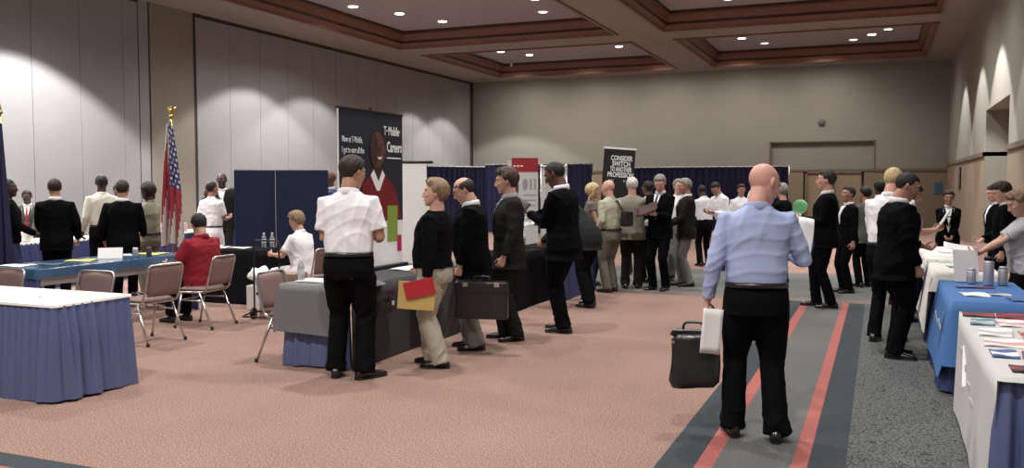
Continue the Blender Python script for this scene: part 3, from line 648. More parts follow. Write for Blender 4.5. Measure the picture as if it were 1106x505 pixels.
# --- right hand row of tables
table('nearest table of the right row with a pleated blue skirt on its end', .57, 1.22, 4.78, 7.05, 'blue_skirt', 'S', seed=31)
cc = cloth('tablecloth', 'white paper-like cloth under the magazines on the nearest right table', .55, 1.24, 4.75, 7.08, .752, {'S': .02, 'E': .1, 'N': .1, 'W': .70}, 'offwhite_cloth', 32, .02, .02, .5)
t = thing('cover_print', 'faint dark marks and a pale streak on the side of the nearest right cloth', 'marks', (.545, 6, .5))
for k, (y, z, w, h_) in enumerate(((.55, .02, .12, .05), (.3, -.05, .16, .06), (.0, -.1, .14, .04), (-.25, -.17, .2, .05), (.4, -.2, .1, .04))):
    bm = NB(); box(bm, -.012, -.006, y, y+w, z, z+h_, 0, .002); obj('mark', bm, 'paper_grey', t)
bm = NB(); tube(bm, [(-.012, .25, -.12), (-.014, .4, .12)], [(.003, .02), (.002, .005)], 8); obj('streak', bm, 'paper', t)
onto(t, cc)
table('blue covered table, second in the right row', .57, 1.15, 7.8, 9.35, 'blue_skirt_dark', 'SW', seed=33)
cc = cloth('tablecloth', 'bright blue fitted cloth with faint white script on the aisle side', .545, 1.175, 7.72, 9.4, .752, {'S': .5, 'E': .3, 'N': .2, 'W': .60}, 'teal_cloth', 34, .012, .09, .6)
t = thing('cover_print', 'faint white script running along the aisle side of the bright blue cloth', 'lettering', (.51, 8.5, .45))
for k in range(9):
    bm = NB(); y = .38-.085*k; tube(bm, arc([(-.01, y, -.05), (-.012, y-.02, .05+.03*(k % 3 == 0)), (-.01, y-.045, -.02), (-.012, y-.06, .03)], .02), .005, 6); obj('stroke', bm, 'mag_teal' if k % 2 else 'paper_grey', t, True)
onto(t, cc)
table('white covered table, third in the right row', .58, 1.15, 10.25, 12.35, 'blue_skirt_dark', 'SW', seed=35)
cloth('tablecloth', 'white cloth on the third table of the right row', .56, 1.17, 10.22, 12.38, .752, {'S': .2, 'E': .2, 'N': .2, 'W': .66}, 'white_cloth', 36, .012, .09, .6)
table('farthest white covered table at the end of the right row', .58, 1.12, 12.6, 14.4, 'blue_skirt_dark', 'SW', seed=37)
cloth('tablecloth', 'white cloth on the farthest table of the right row', .56, 1.14, 12.58, 14.42, .752, {'S': .2, 'E': .2, 'N': .2, 'W': .66}, 'white_cloth', 38, .012, .09, .6)
mags = [(.66, 6.92, .20, .22, 'mag_dark', 'dark covered magazine at the far left corner of the nearest right table', 'mag_red'), (.86, 6.92, .18, .22, 'mag_red', 'red covered magazine in the far row of the nearest right table', 'mag_dark'), (1.06, 6.92, .18, .22, 'mag_blue', 'blue covered magazine in the far row, rightmost', 'paper'),
        (.65, 6.55, .14, .26, 'mag_teal', 'teal and grey magazine second row, leftmost on the nearest right table', 'paper_grey'), (.82, 6.55, .17, .26, 'paper', 'white and pink magazine in the second row of the nearest right table', 'mag_pink'), (1.02, 6.5, .18, .24, 'mag_dark', 'dark magazine in the second row, rightmost', 'paper_grey'),
        (.68, 6.12, .18, .28, 'paper', 'white open booklet in the middle row of the nearest right table', 'paper_grey'), (.90, 6.08, .18, .28, 'mag_pink', 'pale pink leaflet in the middle row', 'mag_red'), (1.12, 6.05, .18, .28, 'paper_grey', 'pale grey leaflet in the middle row, rightmost', 'mag_dark'),
        (.64, 5.36, .13, .22, 'mag_blue', 'blue booklet with a white stripe near the aisle edge of the nearest right table', 'paper'), (.80, 5.36, .15, .22, 'mag_red', 'red and blue booklet right of the striped one', 'mag_blue'), (.68, 5.72, .2, .24, 'paper', 'white leaflet behind the blue striped booklet', 'mag_pink'), (.72, 4.95, .20, .17, 'mag_dark', 'dark and red brochure at the near edge of the right table', 'mag_red'), (.92, 5.62, .18, .24, 'paper_grey', 'pale leaflet right of the white one behind the striped booklet', 'paper'), (1.02, 5.1, .2, .2, 'paper', 'white leaflet at the near right of the nearest right table', 'mag_pink')]
mags = [(x, y, w, d, m_, l, b2) for x, y, w, d, m_, l, b2 in mags]
for x, y, w, d, m_, l, b2 in mags: sheet('magazine', l, 'magazine', (x, y, .756), w, d, m_, random.uniform(-.12, .12), .008, 'printed matter on the nearest right table', bar=(1, 2, b2))
bl = [(.75, 8.2, .2, .26, 'paper', 'white leaflet flat on the bright blue cloth, left'), (.93, 8.25, .18, .12, 'paper_grey', 'small grey leaflet on the bright blue cloth'), (1.05, 7.95, .16, .22, 'mag_blue', 'blue card at the near edge of the bright blue cloth'), (.8, 8.75, .3, .1, 'ink_magenta_dim', 'purple strip of paper across the bright blue cloth'), (.82, 10.9, .2, .24, 'green_print', 'green leaflet on the third table of the right row'), (.75, 11.6, .2, .26, 'paper', 'white leaflet on the third table behind the green one'), (.9, 13.2, .25, .3, 'paper', 'white leaflet on the farthest right table')]
for x, y, w, d, m_, l in bl: sheet('brochure', l, 'leaflet', (x, y, .756), w, d, m_, .1)
for k, (x, y, h_, r_, l) in enumerate(((.93, 9.0, .26, .045, 'tallest silver thermos on the bright blue cloth'), (1.05, 9.05, .17, .04, 'short silver tumbler right of the thermos'), (.80, 9.1, .14, .04, 'short silver tumbler left of the thermos'))):
    t = thing('thermos', l, 'flask', (x, y, .757), 0, 'silver flasks on the bright blue cloth')
    bm = NB(); lathe(bm, [(r_*.9, 0), (r_, .01), (r_, h_*.8), (r_*.85, h_*.86)], n=18); obj('flask_body', bm, 'steel', t, True)
    bm = NB(); lathe(bm, [(r_*.86, h_*.85), (r_*.86, h_*.97), (r_*.7, h_)], n=18); obj('cap', bm, 'black_metal' if k == 0 else 'steel', t, True)
for k, (x, y, rz, m_, l) in enumerate(((.78, 9.5, .3, 'paper', 'white upright leaflet holder behind the silver thermos'), (.95, 10.45, -.2, 'mag_pink', 'pinkish upright card standing on the third right table'))):
    t = thing('leaflet_stand', l, 'leaflet stand', (x, y if k else 9.25, .757), rz)
    bm = NB(); box(bm, -.11, .11, -.004, .004, 0, .3); bm.transform(Matrix.Rotation(R(-14), 4, 'X')); obj('card', bm, m_, t)
    bm = NB(); box(bm, -.1, .1, 0, .09, 0, .004); obj('foot', bm, 'paper_grey', t)
t = thing('rolling_case', 'black case standing by the end of the nearest right table at the picture edge', 'case', (1.02, 4.5, 0), R(5))
bm = NB(); box(bm, -.17, .17, -.12, .12, .05, .62, 0, .03); obj('case_body', bm, 'leather', t)
bm = NB(); tube(bm, arc([(-.1, .1, .6), (-.1, .1, .67), (.1, .1, .67), (.1, .1, .6)], .03), .01, 8); obj('handle', bm, 'black_metal', t, True)
for sx in (-1, 1):
    bm = NB(); tube(bm, [(sx*.13-.015, .1, .035), (sx*.13+.015, .1, .035)], .035, 12); obj('wheel', bm, 'black_metal', t, True)
bm = NB(); box(bm, -.03, .03, -.126, -.118, .44, .47); obj('badge', bm, 'paper', t)

# --- distant table with a round green display
table('distant white topped table beyond the man in profile in the aisle', -2.7, -1.1, 20.2, 20.9, 'blue_skirt_dark', seed=41)
cloth('tablecloth', 'white cloth on the distant table beyond the man in profile', -2.71, -1.09, 20.18, 20.92, .752, .1, 'white_cloth', 42, .004, .01)
t = thing('round_display', 'round green disc on a stand on the distant table in the aisle', 'display', (-1.62, 20.55, .757))
bm = NB(); tube(bm, [(0, 0, 0), (0, 0, .3)], .012, 8); lathe(bm, [(.08, 0), (.08, .015), (.02, .02)], n=16); obj('stand', bm, 'metal', t)
bm = NB(); ellip(bm, (0, 0, .42), (.16, .05, .16)); obj('disc', bm, 'green_print', t, True)
for k, (x, w_) in enumerate(((-1.95, .2), (-2.3, .16))):
    bm = NB(); box(bm, -w_/2, w_/2, -.1, .1, 0, .16+.06*k, 0, .01); tag(obj('small_box', bm, 'paper', None, False, (x, 20.55, .757)), ['white box next to the round green disc on the distant table', 'white box farther left of the round green disc on the distant table'][k], 'box')

# --- flags
def flag(loc, label, kind, zt, w, hgt, mats):
    t = thing('flag', label, 'flag', loc); zt -= loc[2]
    bm = NB(); tube(bm, [(0, 0, .05), (0, 0, zt)], .016, 10); obj('pole', bm, 'gold', t, True)
    bm = NB(); lathe(bm, [(.16, 0), (.16, .02), (.05, .05), (.025, .10)], n=24); obj('base', bm, 'gold', t, True)
    bm = NB(); ellip(bm, (0, 0, zt+.03), (.03, .03, .03)); 
    if kind == 'us':
        ellip(bm, (0, 0, zt+.10), (.022, .03, .05)); ellip(bm, (.02, -.01, zt+.16), (.02, .015, .015))
        for sx in (-1, 1): tube(bm, [(0, 0, zt+.08), (sx*.05, .01, zt+.12), (sx*.075, .02, zt+.17)], [(.02, .01), (.025, .008), (.006, .004)], 8)
    else: tube(bm, [(0, 0, zt+.03), (0, 0, zt+.16)], [.02, .003], 8)
    obj('finial', bm, 'gold', t, True)
    bm = NB(); nx, nz = 56, 90; g = []
    for j in range(nz+1):
        v = j/nz; row = []
        wd = w*(.30+.70*min(1, v*1.5)**.8) if kind == 'us' else w*(.35+.65*min(1, v*1.3))
        for i in range(nx+1):
            u = i/nx; a = u*2*math.pi*4.2+v*1.2
            x = (-.42+.9*u)*wd+.012*math.cos(a); y = (.055*math.sin(a)+.02*math.sin(a*.5+2))*(.5+.5*v)
            z = zt-.04-hgt*v-.07*abs(u-.45)*(1-v)*2-.10*(u-.5)**2*v*4
            row.append(bm.verts.new((x+.05*(1-v)*(.5-u), y-.035, z)))
        g.append(row)
    for j in range(nz):
        for i in range(nx):
            f = bm.faces.new((g[j][i], g[j][i+1], g[j+1][i+1], g[j+1][i])); u, v = (i+.5)/nx, (j+.5)/nz
            if kind == 'us':
                s = u*13*.62+v*2.2; f.material_index = 0 if int(s) % 2 == 0 else 1
                if v < .52 and u > .40+.25*v and u < 1.0: 
                    f.material_index = 2
                    if (i+(j//4 % 2)*2) % 4 < 2 and j % 4 < 2: f.material_index = 1
                if i == 0: f.material_index = 3
            else: f.material_index = 3 if i >= nx-1 or j >= nz-1 else 0
    obj('cloth', bm, mats, t, True); return t
flag((-9.30, 9.72, 0), 'striped red white and blue flag hanging on a pole with a gold eagle', 'us', 2.60, .40, 1.72, ['flag_red', 'flag_white', 'flag_blue', 'fringe'])
t = flag((-10.3, 7.85, 0), 'plain dark navy flag on a pole at the left picture edge', 'navy', 2.55, .30, 2.1, ['navy_flag', 'navy_flag', 'navy_flag', 'navy_flag'])

# ------------------------------------------------------------------ people
def remesh(bm, voxel, sm=4, fac=.5):
    me = bpy.data.meshes.new('tmp'); bmesh.ops.recalc_face_normals(bm, faces=bm.faces); bm.to_mesh(me); bm.free()
    o = bpy.data.objects.new('tmp', me); C.objects.link(o)
    m = o.modifiers.new('r', 'REMESH'); m.mode = 'VOXEL'; m.voxel_size = voxel
    if sm: s = o.modifiers.new('s', 'SMOOTH'); s.iterations = sm; s.factor = fac
    dg = bpy.context.evaluated_depsgraph_get()
    out = bpy.data.meshes.new_from_object(o.evaluated_get(dg)); bpy.data.objects.remove(o); bpy.data.meshes.remove(me)
    return out
def folds(me, seed, amp, freq, zfun=None):
    n = len(me.vertices); co = np.empty(n*3); no = np.empty(n*3)
    me.vertices.foreach_get('co', co); me.vertices.foreach_get('normal', no); co = co.reshape(-1, 3); no = no.reshape(-1, 3)
    rs = np.random.RandomState(seed); q = co+.035*np.sin(co[:, [1, 2, 0]]*11+rs.rand(3)*6)
    d = np.zeros(n)
    for k in range(6):
        v = rs.randn(3); v[2] *= 1.5; v /= np.linalg.norm(v)
        s = np.sin(q @ (v*freq*rs.uniform(.6, 1.5))+rs.rand()*6)
        w = np.clip(np.sin(co @ (rs.randn(3)*7)+rs.rand()*6), 0, 1)
        d += (1-np.abs(s))**2*w
    d = d/1.6-.35
    a = amp if zfun is None else amp*zfun(co)
    co = co+no*(d*a)[:, None]; me.vertices.foreach_set('co', co.ravel()); me.update()
def ik(a, b, l1, l2, pole):
    d = b-a; L = min(d.length, (l1+l2)*.998); dn = d.normalized(); b = a+dn*L
    ca = (l1*l1+L*L-l2*l2)/(2*l1*L); ca = max(-1, min(1, ca)); sa = math.sqrt(1-ca*ca)
    p = pole-dn*pole.dot(dn); p = p.normalized() if p.length > 1e-4 else V((0, -1, 0))
    return a+dn*(l1*ca)+p*(l1*sa), b
def sst(t): t = max(0, min(1, t)); return t*t*(3-2*t)

def person(label, x, y, H=1.76, face=0, skin='light', hair='short', hcol='brown', top='shirt', tcol='white', bottom='trousers', bcol='black', detail=1,
           lean=0, twist=0, hyaw=0, hpitch=0, htilt=0, ra=None, la=None, rf=(.10, 0, 0), lf=(-.10, 0, 0), g=1.0, belly=0, female=False, sleeve='long',
           tie=None, shirt='white', belt=True, sit=0, shoe='shoe', glasses=False, group=None, open_=.0, hem=.78, cuff=None, heads=1.07, hips=0, baggy=0):
    s = H/1.75; seed = int(abs(x*137+y*71)) % 9999
    vb, vc = {2: (.0060, .011), 1: (.0095, .015), 0: (.013, .018)}[detail]
    dz = V((0, 0, 0))
    if sit: dz = V((0, 0, .53-.93)); 
    piv = V((hips, 0, .95))
    def MT(z):
        t = sst((z-.86)/.34) if not sit else sst((z-.90)/.30)
        return Matrix.Translation(dz+piv) @ Matrix.Rotation(R(twist)*t, 4, 'Z') @ Matrix.Rotation(-R(lean)*t, 4, 'X') @ Matrix.Translation(V((0, 0, -.95)))
    sw = (.88 if female else 1.0)
    def body_rings(off, z0, z1, extra=None):
        P = [(.80, .160, .110, -.01), (.88, .168, .118, -.012), (.95, .166, .112, -.005), (1.02, .152, .105, .0), (1.10, .148, .104, .004), (1.20, .160, .110, .006), (1.30, .172, .115, .004), (1.37, .178, .105, -.004), (1.42, .165, .088, -.012), (1.455, .115, .070, -.016), (1.485, .066, .058, -.012), (1.52, .054, .056, -.004)]
        if female: P = [(z, rx*{.8:1.05,.88:1.04,.95:1.0,1.02:.92,1.10:.86,1.2:.86}.get(z, .87), ry*(1.12 if 1.15 < z < 1.34 else .93), yc+(.012 if 1.15 < z < 1.34 else 0)) for z, rx, ry, yc in P]
        out = []
        for z, rx, ry, yc in P:
            if z < z0 or z > z1: continue
            gg = g if z < 1.40 else 1+(g-1)*.3
            bl = belly*math.exp(-((z-1.06)/.13)**2)
            o = off(z) if callable(off) else off
            M4 = MT(z); c = M4 @ V((0, yc+bl*.6, z)); r3 = M4.to_3x3()
            out.append(ring(c, r3 @ V((1, 0, 0)), r3 @ V((0, 1, 0)), rx*gg+o, ry*gg+o+bl*.6, 24, .82))
        return out
    # skeleton
    sh = {}; el = {}; wr = {}; hd = {}
    for sd, arm in ((1, ra), (-1, la)):
        arm = arm or {}
        S = MT(1.4) @ V((sd*.172*sw*(1+(g-1)*.6), -.012, 1.405)); T_ = V(arm.get('w', (sd*.245*(1+(g-1)*.4), .03, .86)))
        if sit and 'w' not in arm: T_ = V((sd*.2, .3, .66))
        pole = V(arm.get('pole', (sd*.35, -.95, -.3)))
        E, W_ = ik(S, T_, .295, .255, pole); sh[sd], el[sd], wr[sd] = S, E, W_
        d = V(arm['dir']).normalized() if 'dir' in arm else (W_-E).normalized()
        n = V(arm.get('palm', (-sd, 0, 0))); n = (n-d*n.dot(d)).normalized(); hd[sd] = (d, n, arm.get('curl', .35))
    MH = MT(1.5) @ Matrix.Translation((0, -.01, 1.53)) @ Matrix.Rotation(R(hyaw), 4, 'Z') @ Matrix.Rotation(R(htilt), 4, 'Y') @ Matrix.Rotation(-R(hpitch), 4, 'X') @ Matrix.Scale(heads, 4) @ Matrix.Translation((0, .01, -1.53)) @ Matrix.Translation((0, .005, 1.640))
    hip = {}; kn = {}; an = {}; fy = {}
    for sd, f in ((1, rf), (-1, lf)):
        hp = V((sd*.092+hips, 0, .91))+dz
        if sit: a = V((f[0], f[1] if f[1] else .42, .09)); pole = V((0, 1, .8))
        else: a = V((f[0], f[1], .09+(f[3] if len(f) > 3 else 0))); pole = V((0, 1, .02))
        K, A_ = ik(hp, a, .43, .415, pole); hip[sd], kn[sd], an[sd], fy[sd] = hp, K, A_, R(f[2])
    # ---- body
    b = NB()
    loft(b, body_rings(-.006, .8, 1.6))
    r3 = MH.to_3x3(); X, Y, Z = r3 @ V((1, 0, 0)), r3 @ V((0, 1, 0)), r3 @ V((0, 0, 1))
    hp_ = lambda p: MH @ V(p)
    nb = MT(1.5) @ V((0, -.014, 1.46)); fem = .86 if female else 1
    tube(b, [nb, (nb+hp_((0, -.02, -.06)))/2, hp_((0, -.015, -.03))], [(.064*fem*(1+(g-1)*.8), .064*fem*(1+(g-1)*.8)), (.060*fem*(1+(g-1)), .062*fem), (.058*fem, .060*fem)], 16)
    ellip(b, hp_((0, -.014, .024)), (.0755, .096, .088), MH, seg=24, rings=14)
    face_r = [(-.113, .020, .018, .066), (-.100, .036, .034, .056), (-.075, .051, .056, .034), (-.045, .061, .072, .020), (-.01, .068, .084, .009), (.03, .0705, .088, .003), (.065, .062, .078, -.002)]
    jw = 1+(g-1)*.6
    loft(b, [ring(hp_((0, yc, z)), X, Y, rx*(jw if z < 0 else 1)*(.94 if female and z < 0 else 1), ry, 22) for z, rx, ry, yc in face_r])
    tube(b, [hp_((0, .086, .024)), hp_((0, .104, -.012)), hp_((0, .112, -.028)), hp_((0, .092, -.040))], [.008, .009, .0125, .010], 10)
    ellip(b, hp_((.011, .098, -.034)), (.008, .010, .007), MH, seg=10, rings=6); ellip(b, hp_((-.011, .098, -.034)), (.008, .010, .007), MH, seg=10, rings=6)
    tube(b, [hp_((-.05, .068, .034)), hp_((-.022, .086, .036)), hp_((.022, .086, .036)), hp_((.05, .068, .034))], .009, 8)
    ellip(b, hp_((0, .083, -.064)), (.026, .013, .015), MH, seg=12, rings=8); ellip(b, hp_((0, .080, -.098)), (.02, .012, .014), MH, seg=12, rings=8)
    for sd in (1, -1):
        ellip(b, hp_((sd*.040, .066, -.018)), (.022, .020, .02), MH, seg=10, rings=8)
        ellip(b, hp_((sd*.079, -.008, -.004)), (.008, .018, .031), MH @ Matrix.Rotation(R(sd*18), 4, 'Z'), seg=12, rings=8)
    for sd in (1, -1):
        S, E, W_ = sh[sd], el[sd], wr[sd]; am = (.86 if female else 1)*(1+(g-1)*.5)
        tube(b, [S, S.lerp(E, .45), E, E.lerp(W_, .3), E.lerp(W_, .7), W_], [.050*am, .044*am, .037*am, .040*am, .031*am, .025*am], 12)
        d, n, curl = hd[sd]; sv = d.cross(n)*sd      # thumb side
        hb = b if detail == 2 else None
    hbm = b if detail == 2 else NB()
    for sd in (1, -1):
        W_ = wr[sd]; d, n, curl = hd[sd]; sv = d.cross(n)*sd
        k = .92 if female else 1.0
        tube(hbm, [W_-d*.02, W_+d*.012, W_+d*.045*k, W_+d*.085*k, W_+d*.098*k], [(.026, .020), (.030, .018), (.040*k, .0165), (.041*k, .014), (.034*k, .010)], 14, ref=sv)
        for fi, (L, off) in enumerate(((.072, .029), (.080, .010), (.074, -.010), (.060, -.029))):
            p = W_+d*(.088 if fi not in (0, 3) else .083)*k+sv*off*k; pts = [p-d*.012, p]; ang = .12; 
            for sg in (.45, .30, .25):
                ang += curl*(1.25+.1*fi); dd = d*math.cos(ang)+n*math.sin(ang)+sv*(.05*(1.5-fi)*(1-curl)); p = p+dd.normalized()*L*sg*k; pts.append(p)
            tube(hbm, pts, [.0085*k, .0092*k, .0086*k, .0078*k, .0062*k], 8, roundcap=True)
        p = W_+d*.026*k+sv*.026*k+n*.004; pts = [p-sv*.012]; 
        for sg, aa in ((.032, .75), (.028, .45), (.022, .2)):
            dd = (d*math.cos(aa)+sv*math.sin(aa)+n*(.25+curl*.9)).normalized(); p = p+dd*sg*k; pts.append(p)
        tube(hbm, pts, [.012*k, .0115*k, .010*k, .0078*k], 8, roundcap=True)
    for sd in (1, -1):
        tube(b, [hip[sd], hip[sd].lerp(kn[sd], .5), kn[sd], kn[sd].lerp(an[sd], .35), an[sd]], [.080, .068, .050, .050, .034], 12)
    me = remesh(b, vb, 3, .5)
    bm = NB(); bm.from_mesh(me)
    if detail != 2:
        m2 = bpy.data.meshes.new('h'); bmesh.ops.recalc_face_normals(hbm, faces=hbm.faces); hbm.to_mesh(m2); hbm.free(); bm.from_mesh(m2); bpy.data.meshes.remove(m2)
    # eyes, brows, lips (same mesh, own materials)
    for sd in (1, -1):
        ellip(bm, hp_((sd*.031, .0835, .010)), (.0125, .007, .0075), MH, 1, 12, 8); ellip(bm, hp_((sd*.031, .0885, .010)), (.0055, .004, .0058), MH, 2, 10, 6)
        tube(bm, [hp_((sd*.048, .080, .026)), hp_((sd*.034, .0905, .030)), hp_((sd*.016, .094, .028))], [(.003, .002), (.0045, .003), (.003, .002)], 6, mi=3)
    ellip(bm, hp_((0, .0935, -.0595)), (.021, .005, .004), MH, 4, 14, 6); ellip(bm, hp_((0, .0935, -.067)), (.018, .006, .005), MH, 4, 14, 6)
    for v in bm.verts: v.co *= s
    dark = skin in ('dark', 'brown')
    root = obj('person', bm, ['skin_'+skin, 'eye_white', 'iris', 'hair_'+(hcol if hcol not in ('white', 'blond') else 'sandy'), 'lips_dark' if dark else 'lips'], None, True, (x, y, 0), R(face))
    tag(root, label, 'person', group)
    def part(name, me_or_bm, material, smooth=True):
        if isinstance(me_or_bm, bmesh.types.BMesh):
            for v in me_or_bm.verts: v.co *= s
        else:
            me_or_bm.transform(Matrix.Scale(s, 4)); me_or_bm.materials.clear()
        return obj(name, me_or_bm, material, root, smooth)
    # ---- trousers / skirt
    if bottom == 'trousers':
        b = NB(); loft(b, body_rings(.014, .80, 1.03))
        for sd in (1, -1):
            bg = 1+baggy*.25; hemz = an[sd]+V((0, -.005, -.045)) if not sit else an[sd]+V((0, 0, .0))
            K, A_ = kn[sd], an[sd]; gg = 1+(g-1)*.6
            top_ = hip[sd]+V((0, 0, .0)) if not sit else hip[sd]
            tube(b, [top_, top_.lerp(K, .3), top_.lerp(K, .65), K, K.lerp(A_, .35), K.lerp(A_, .75), hemz], [.098*gg, .096*gg*bg, .084*gg*bg, .072*bg, .070*bg, .069*bg, (.068*bg, .074*bg)], 16, ref=(0, 1, 0))
            if sit: ellip(b, hip[sd], (.1, .1, .1))
        me = remesh(b, vc, 3)
        folds(me, seed, .010 if baggy else .008, 34, lambda co: .45+.9*np.exp(-((co[:, 2]-.50)/.10)**2)+1.3*np.exp(-((co[:, 2]-.10)/.09)**2)+.5*np.exp(-((co[:, 2]-.84)/.06)**2))
        part('trousers', me, 'fab_'+bcol)
    else:
        b = NB(); fl_ = [(1.0, .150, .11), (.95, .168, .125), (.85, .180, .135), (.70, .185, .145), (.58, .185, .15), (.50, .19, .155)]
        loft(b, [ring(MT(z) @ V((0, 0, z)), V((1, 0, 0)), V((0, 1, 0)), rx*g, ry*g, 24) for z, rx, ry in fl_])
        me = remesh(b, vc, 3); folds(me, seed, .010, 26); part('skirt', me, 'fab_'+bcol)
    # ---- shoes
    for sd in (1, -1):
        a = an[sd]; rz = Matrix.Rotation(fy[sd], 3, 'Z'); b = NB(); rs = []
        for (yy, hw, hh) in ((-.085, .020, .045), (-.075, .032, .07), (-.045, .037, .088), (.0, .038, .092), (.04, .040, .075), (.08, .045, .056), (.13, .048, .046), (.165, .043, .040), (.19, .030, .032), (.20, .012, .02)):
            k = .82 if female else 1
            rs.append(ring(a+rz @ V((0, yy*k, -.09+.006+hh/2)), rz @ V((1, 0, 0)), V((0, 0, 1)), hw*k, hh/2, 14, .8))
        loft(b, rs); sh_o = part('shoe', b, shoe)
        b = NB(); rs = []
        for (yy, hw) in ((-.086, .020), (-.06, .036), (0, .036), (.06, .042), (.12, .048), (.17, .042), (.2, .014)): rs.append(ring(a+rz @ V((0, yy*k, -.09+.008)), rz @ V((1, 0, 0)), V((0, 0, 1)), hw*k+.002, .008, 10, .6))
        loft(b, rs)
        for v in b.verts: v.co *= s
        obj('sole', b, 'ink_black', sh_o)
    # ---- upper garments
    fitted = top in ('shirt', 'blouse', 'polo')
    b = NB()
    if fitted:
        lo = .98 if belt else .84
        loft(b, body_rings(lambda z: (.016 if z > 1.36 else .020)+(.010 if abs(z-1.08) < .03 else 0)+(0 if z > 1.0 or not belt else -.024), lo-.03, 1.49))
        cut = {'long': 1.0, 'short': 0, 'cap': 0}[sleeve] if sleeve in ('long', 'short', 'cap') else 1
        sr = (.064, .060, .052, .048, .040)
    else:
        z0 = max(.80, hem)
        rr = body_rings(lambda z: (.032 if z < 1.36 else .024), z0-.001, 1.46 if (top == 'suit' or shirt) else 1.49)
        if top == 'suit' or shirt:
            M4 = MT(1.48); rr.append(ring(M4 @ V((0, -.034, 1.482)), M4.to_3x3() @ V((1, 0, 0)), M4.to_3x3() @ V((0, 1, 0)), .088, .052, 24, .82))
        if hem < .8:
            z = hem; M4 = MT(.86 if not lean else .9); c = M4 @ V((0, -.004, z)); r3b = M4.to_3x3()
            rr = [ring(c, r3b @ V((1, 0, 0)), r3b @ V((0, 1, 0)), .205*g*(.92 if female else 1), .155*g, 24, .8)]+rr
        loft(b, rr)
        for sd in (1, -1): ellip(b, MT(1.4) @ V((sd*.155*sw*g**.5, -.012, 1.415)), (.062, .058, .040), MT(1.4), seg=14, rings=8)
        sr = (.072, .068, .058, .054, .043)
    for sd in (1, -1):
        S, E, W_ = sh[sd], el[sd], wr[sd]; k = (.88 if female else 1)*(1+(g-1)*.5)
        ins = MT(1.4) @ V((sd*.12*sw, -.012, 1.40))
        if fitted and sleeve in ('short', 'cap'):
            q = .78 if sleeve == 'short' else .35
            tube(b, [ins, S, S.lerp(E, q*.6), S.lerp(E, q)], [(.058*k, .062*k), .066*k, .066*k, .068*k], 16)
        else:
            en = E.lerp(W_, .94) if sd == 1 or sleeve != 'rolled' else E.lerp(W_, .4)
            tube(b, [ins, S, S.lerp(E, .5), E, E.lerp(W_, .4), en], [.055*k, *[q*k for q in sr[:1]], sr[1]*k, sr[2]*k, sr[3]*k, sr[4]*k], 16)
    me = remesh(b, vc*.9, 3)
    aw = .009 if fitted else .007
    folds(me, seed+5, aw*(1.25 if detail == 2 else 1), 30 if fitted else 24)
    gar = part({'shirt': 'shirt', 'polo': 'shirt', 'blouse': 'blouse', 'suit': 'suit_jacket', 'jacket': 'jacket'}[top], me, 'fab_'+tcol)
    gm = gar.data; bvh = BVHTree.FromPolygons([v.co/s for v in gm.vertices], [tuple(p.vertices) for p in gm.polygons])
    def patch(name, xl, xr, z0, z1, material, eps=.004, nx=6, nz=10, back=False):
        b = NB(); G0 = []; G1 = []
        for j in range(nz+1):
            z = z0+(z1-z0)*j/nz; M4 = MT(z); rr = M4.to_3x3(); a, c = [], []
            for i in range(nx+1):
                xx = xl(z)+(xr(z)-xl(z))*i/nx; o = M4 @ V((xx, -.3 if back else .27, z)); dr = rr @ V((0, 1 if back else -1, 0))
                hit = bvh.ray_cast(o, dr, .5)[0]
                if hit is None: hit = o+dr*.2
                a.append(b.verts.new(hit-dr*eps)); c.append(b.verts.new(hit+dr*.004))
            G0.append(a); G1.append(c)
        for G_ in (G0, G1):
            for j in range(nz):
                for i in range(nx): b.faces.new((G_[j][i], G_[j][i+1], G_[j+1][i+1], G_[j+1][i]))
        for j in range(nz):
            for i in (0, nx): b.faces.new((G0[j][i], G0[j+1][i], G1[j+1][i], G1[j][i]))
        for i in range(nx):
            for j in (0, nz): b.faces.new((G0[j][i], G0[j][i+1], G1[j][i+1], G1[j][i]))
        return part(name, b, material)
    def collar(material, z0=1.445, z1=1.502, r0=.080, r1=.064, cut=0):
        b = NB(); M4 = MT(1.48); r3c = M4.to_3x3(); f0 = fem*(1+(g-1)*.8)
        prof_ = [(r0+.006, z0), (r1+.012, z1-.006), (r1+.008, z1), (r1, z1-.004), (r0-.008, z0)]
        rows = []; n = 28
        for i in range(n+1):
            a = R(90+cut)+(2*math.pi-2*R(cut))*i/n
            dip = -.020*max(0, math.sin(a))**3
            rows.append([b.verts.new(M4 @ V((math.cos(a)*r*f0, -.010+math.sin(a)*r*f0*.98, z+dip+.010*max(0, -math.sin(a))))) for r, z in prof_])
        for p, q in zip(rows, rows[1:]):
            for k in range(4): b.faces.new((p[k], p[k+1], q[k+1], q[k]))
            b.faces.new((p[4], p[0], q[0], q[4]))
        b.faces.new(rows[0]); b.faces.new(rows[-1][::-1])
        bmesh.ops.remove_doubles(b, verts=b.verts, dist=1e-5)
        return part('collar', b, material)
    if top in ('shirt', 'polo'):
        collar('fab_'+tcol, cut=6)
        if detail >= 1:
            patch('placket', lambda z: -.014, lambda z: .014, 1.02 if top == 'shirt' else 1.30, 1.44, 'fab_'+tcol, .003, 2, 12)
    elif top == 'suit' or top == 'jacket':
        if shirt:
            bot = 1.14-open_*.2; w0 = .055+open_*.06
            patch('shirt', lambda z: -(w0*(z-bot)/(1.45-bot)+.004), lambda z: w0*(z-bot)/(1.45-bot)+.004, bot, 1.455, 'fab_'+shirt, .004, 6, 10)
            collar('fab_'+shirt, 1.452, 1.512, .076, .064)
        if detail >= 1 and top == 'suit':
            for sd in (1, -1):
                w0 = .055; bot = 1.13
                ll = patch('lapel', lambda z: sd*(w0*(z-bot)/(1.45-bot)), lambda z: sd*(w0*(z-bot)/(1.45-bot)+.012+.045*math.sin(min(1, (z-bot)/.26)*math.pi*.85)), bot, 1.45, 'fab_'+tcol, .007, 4, 10)
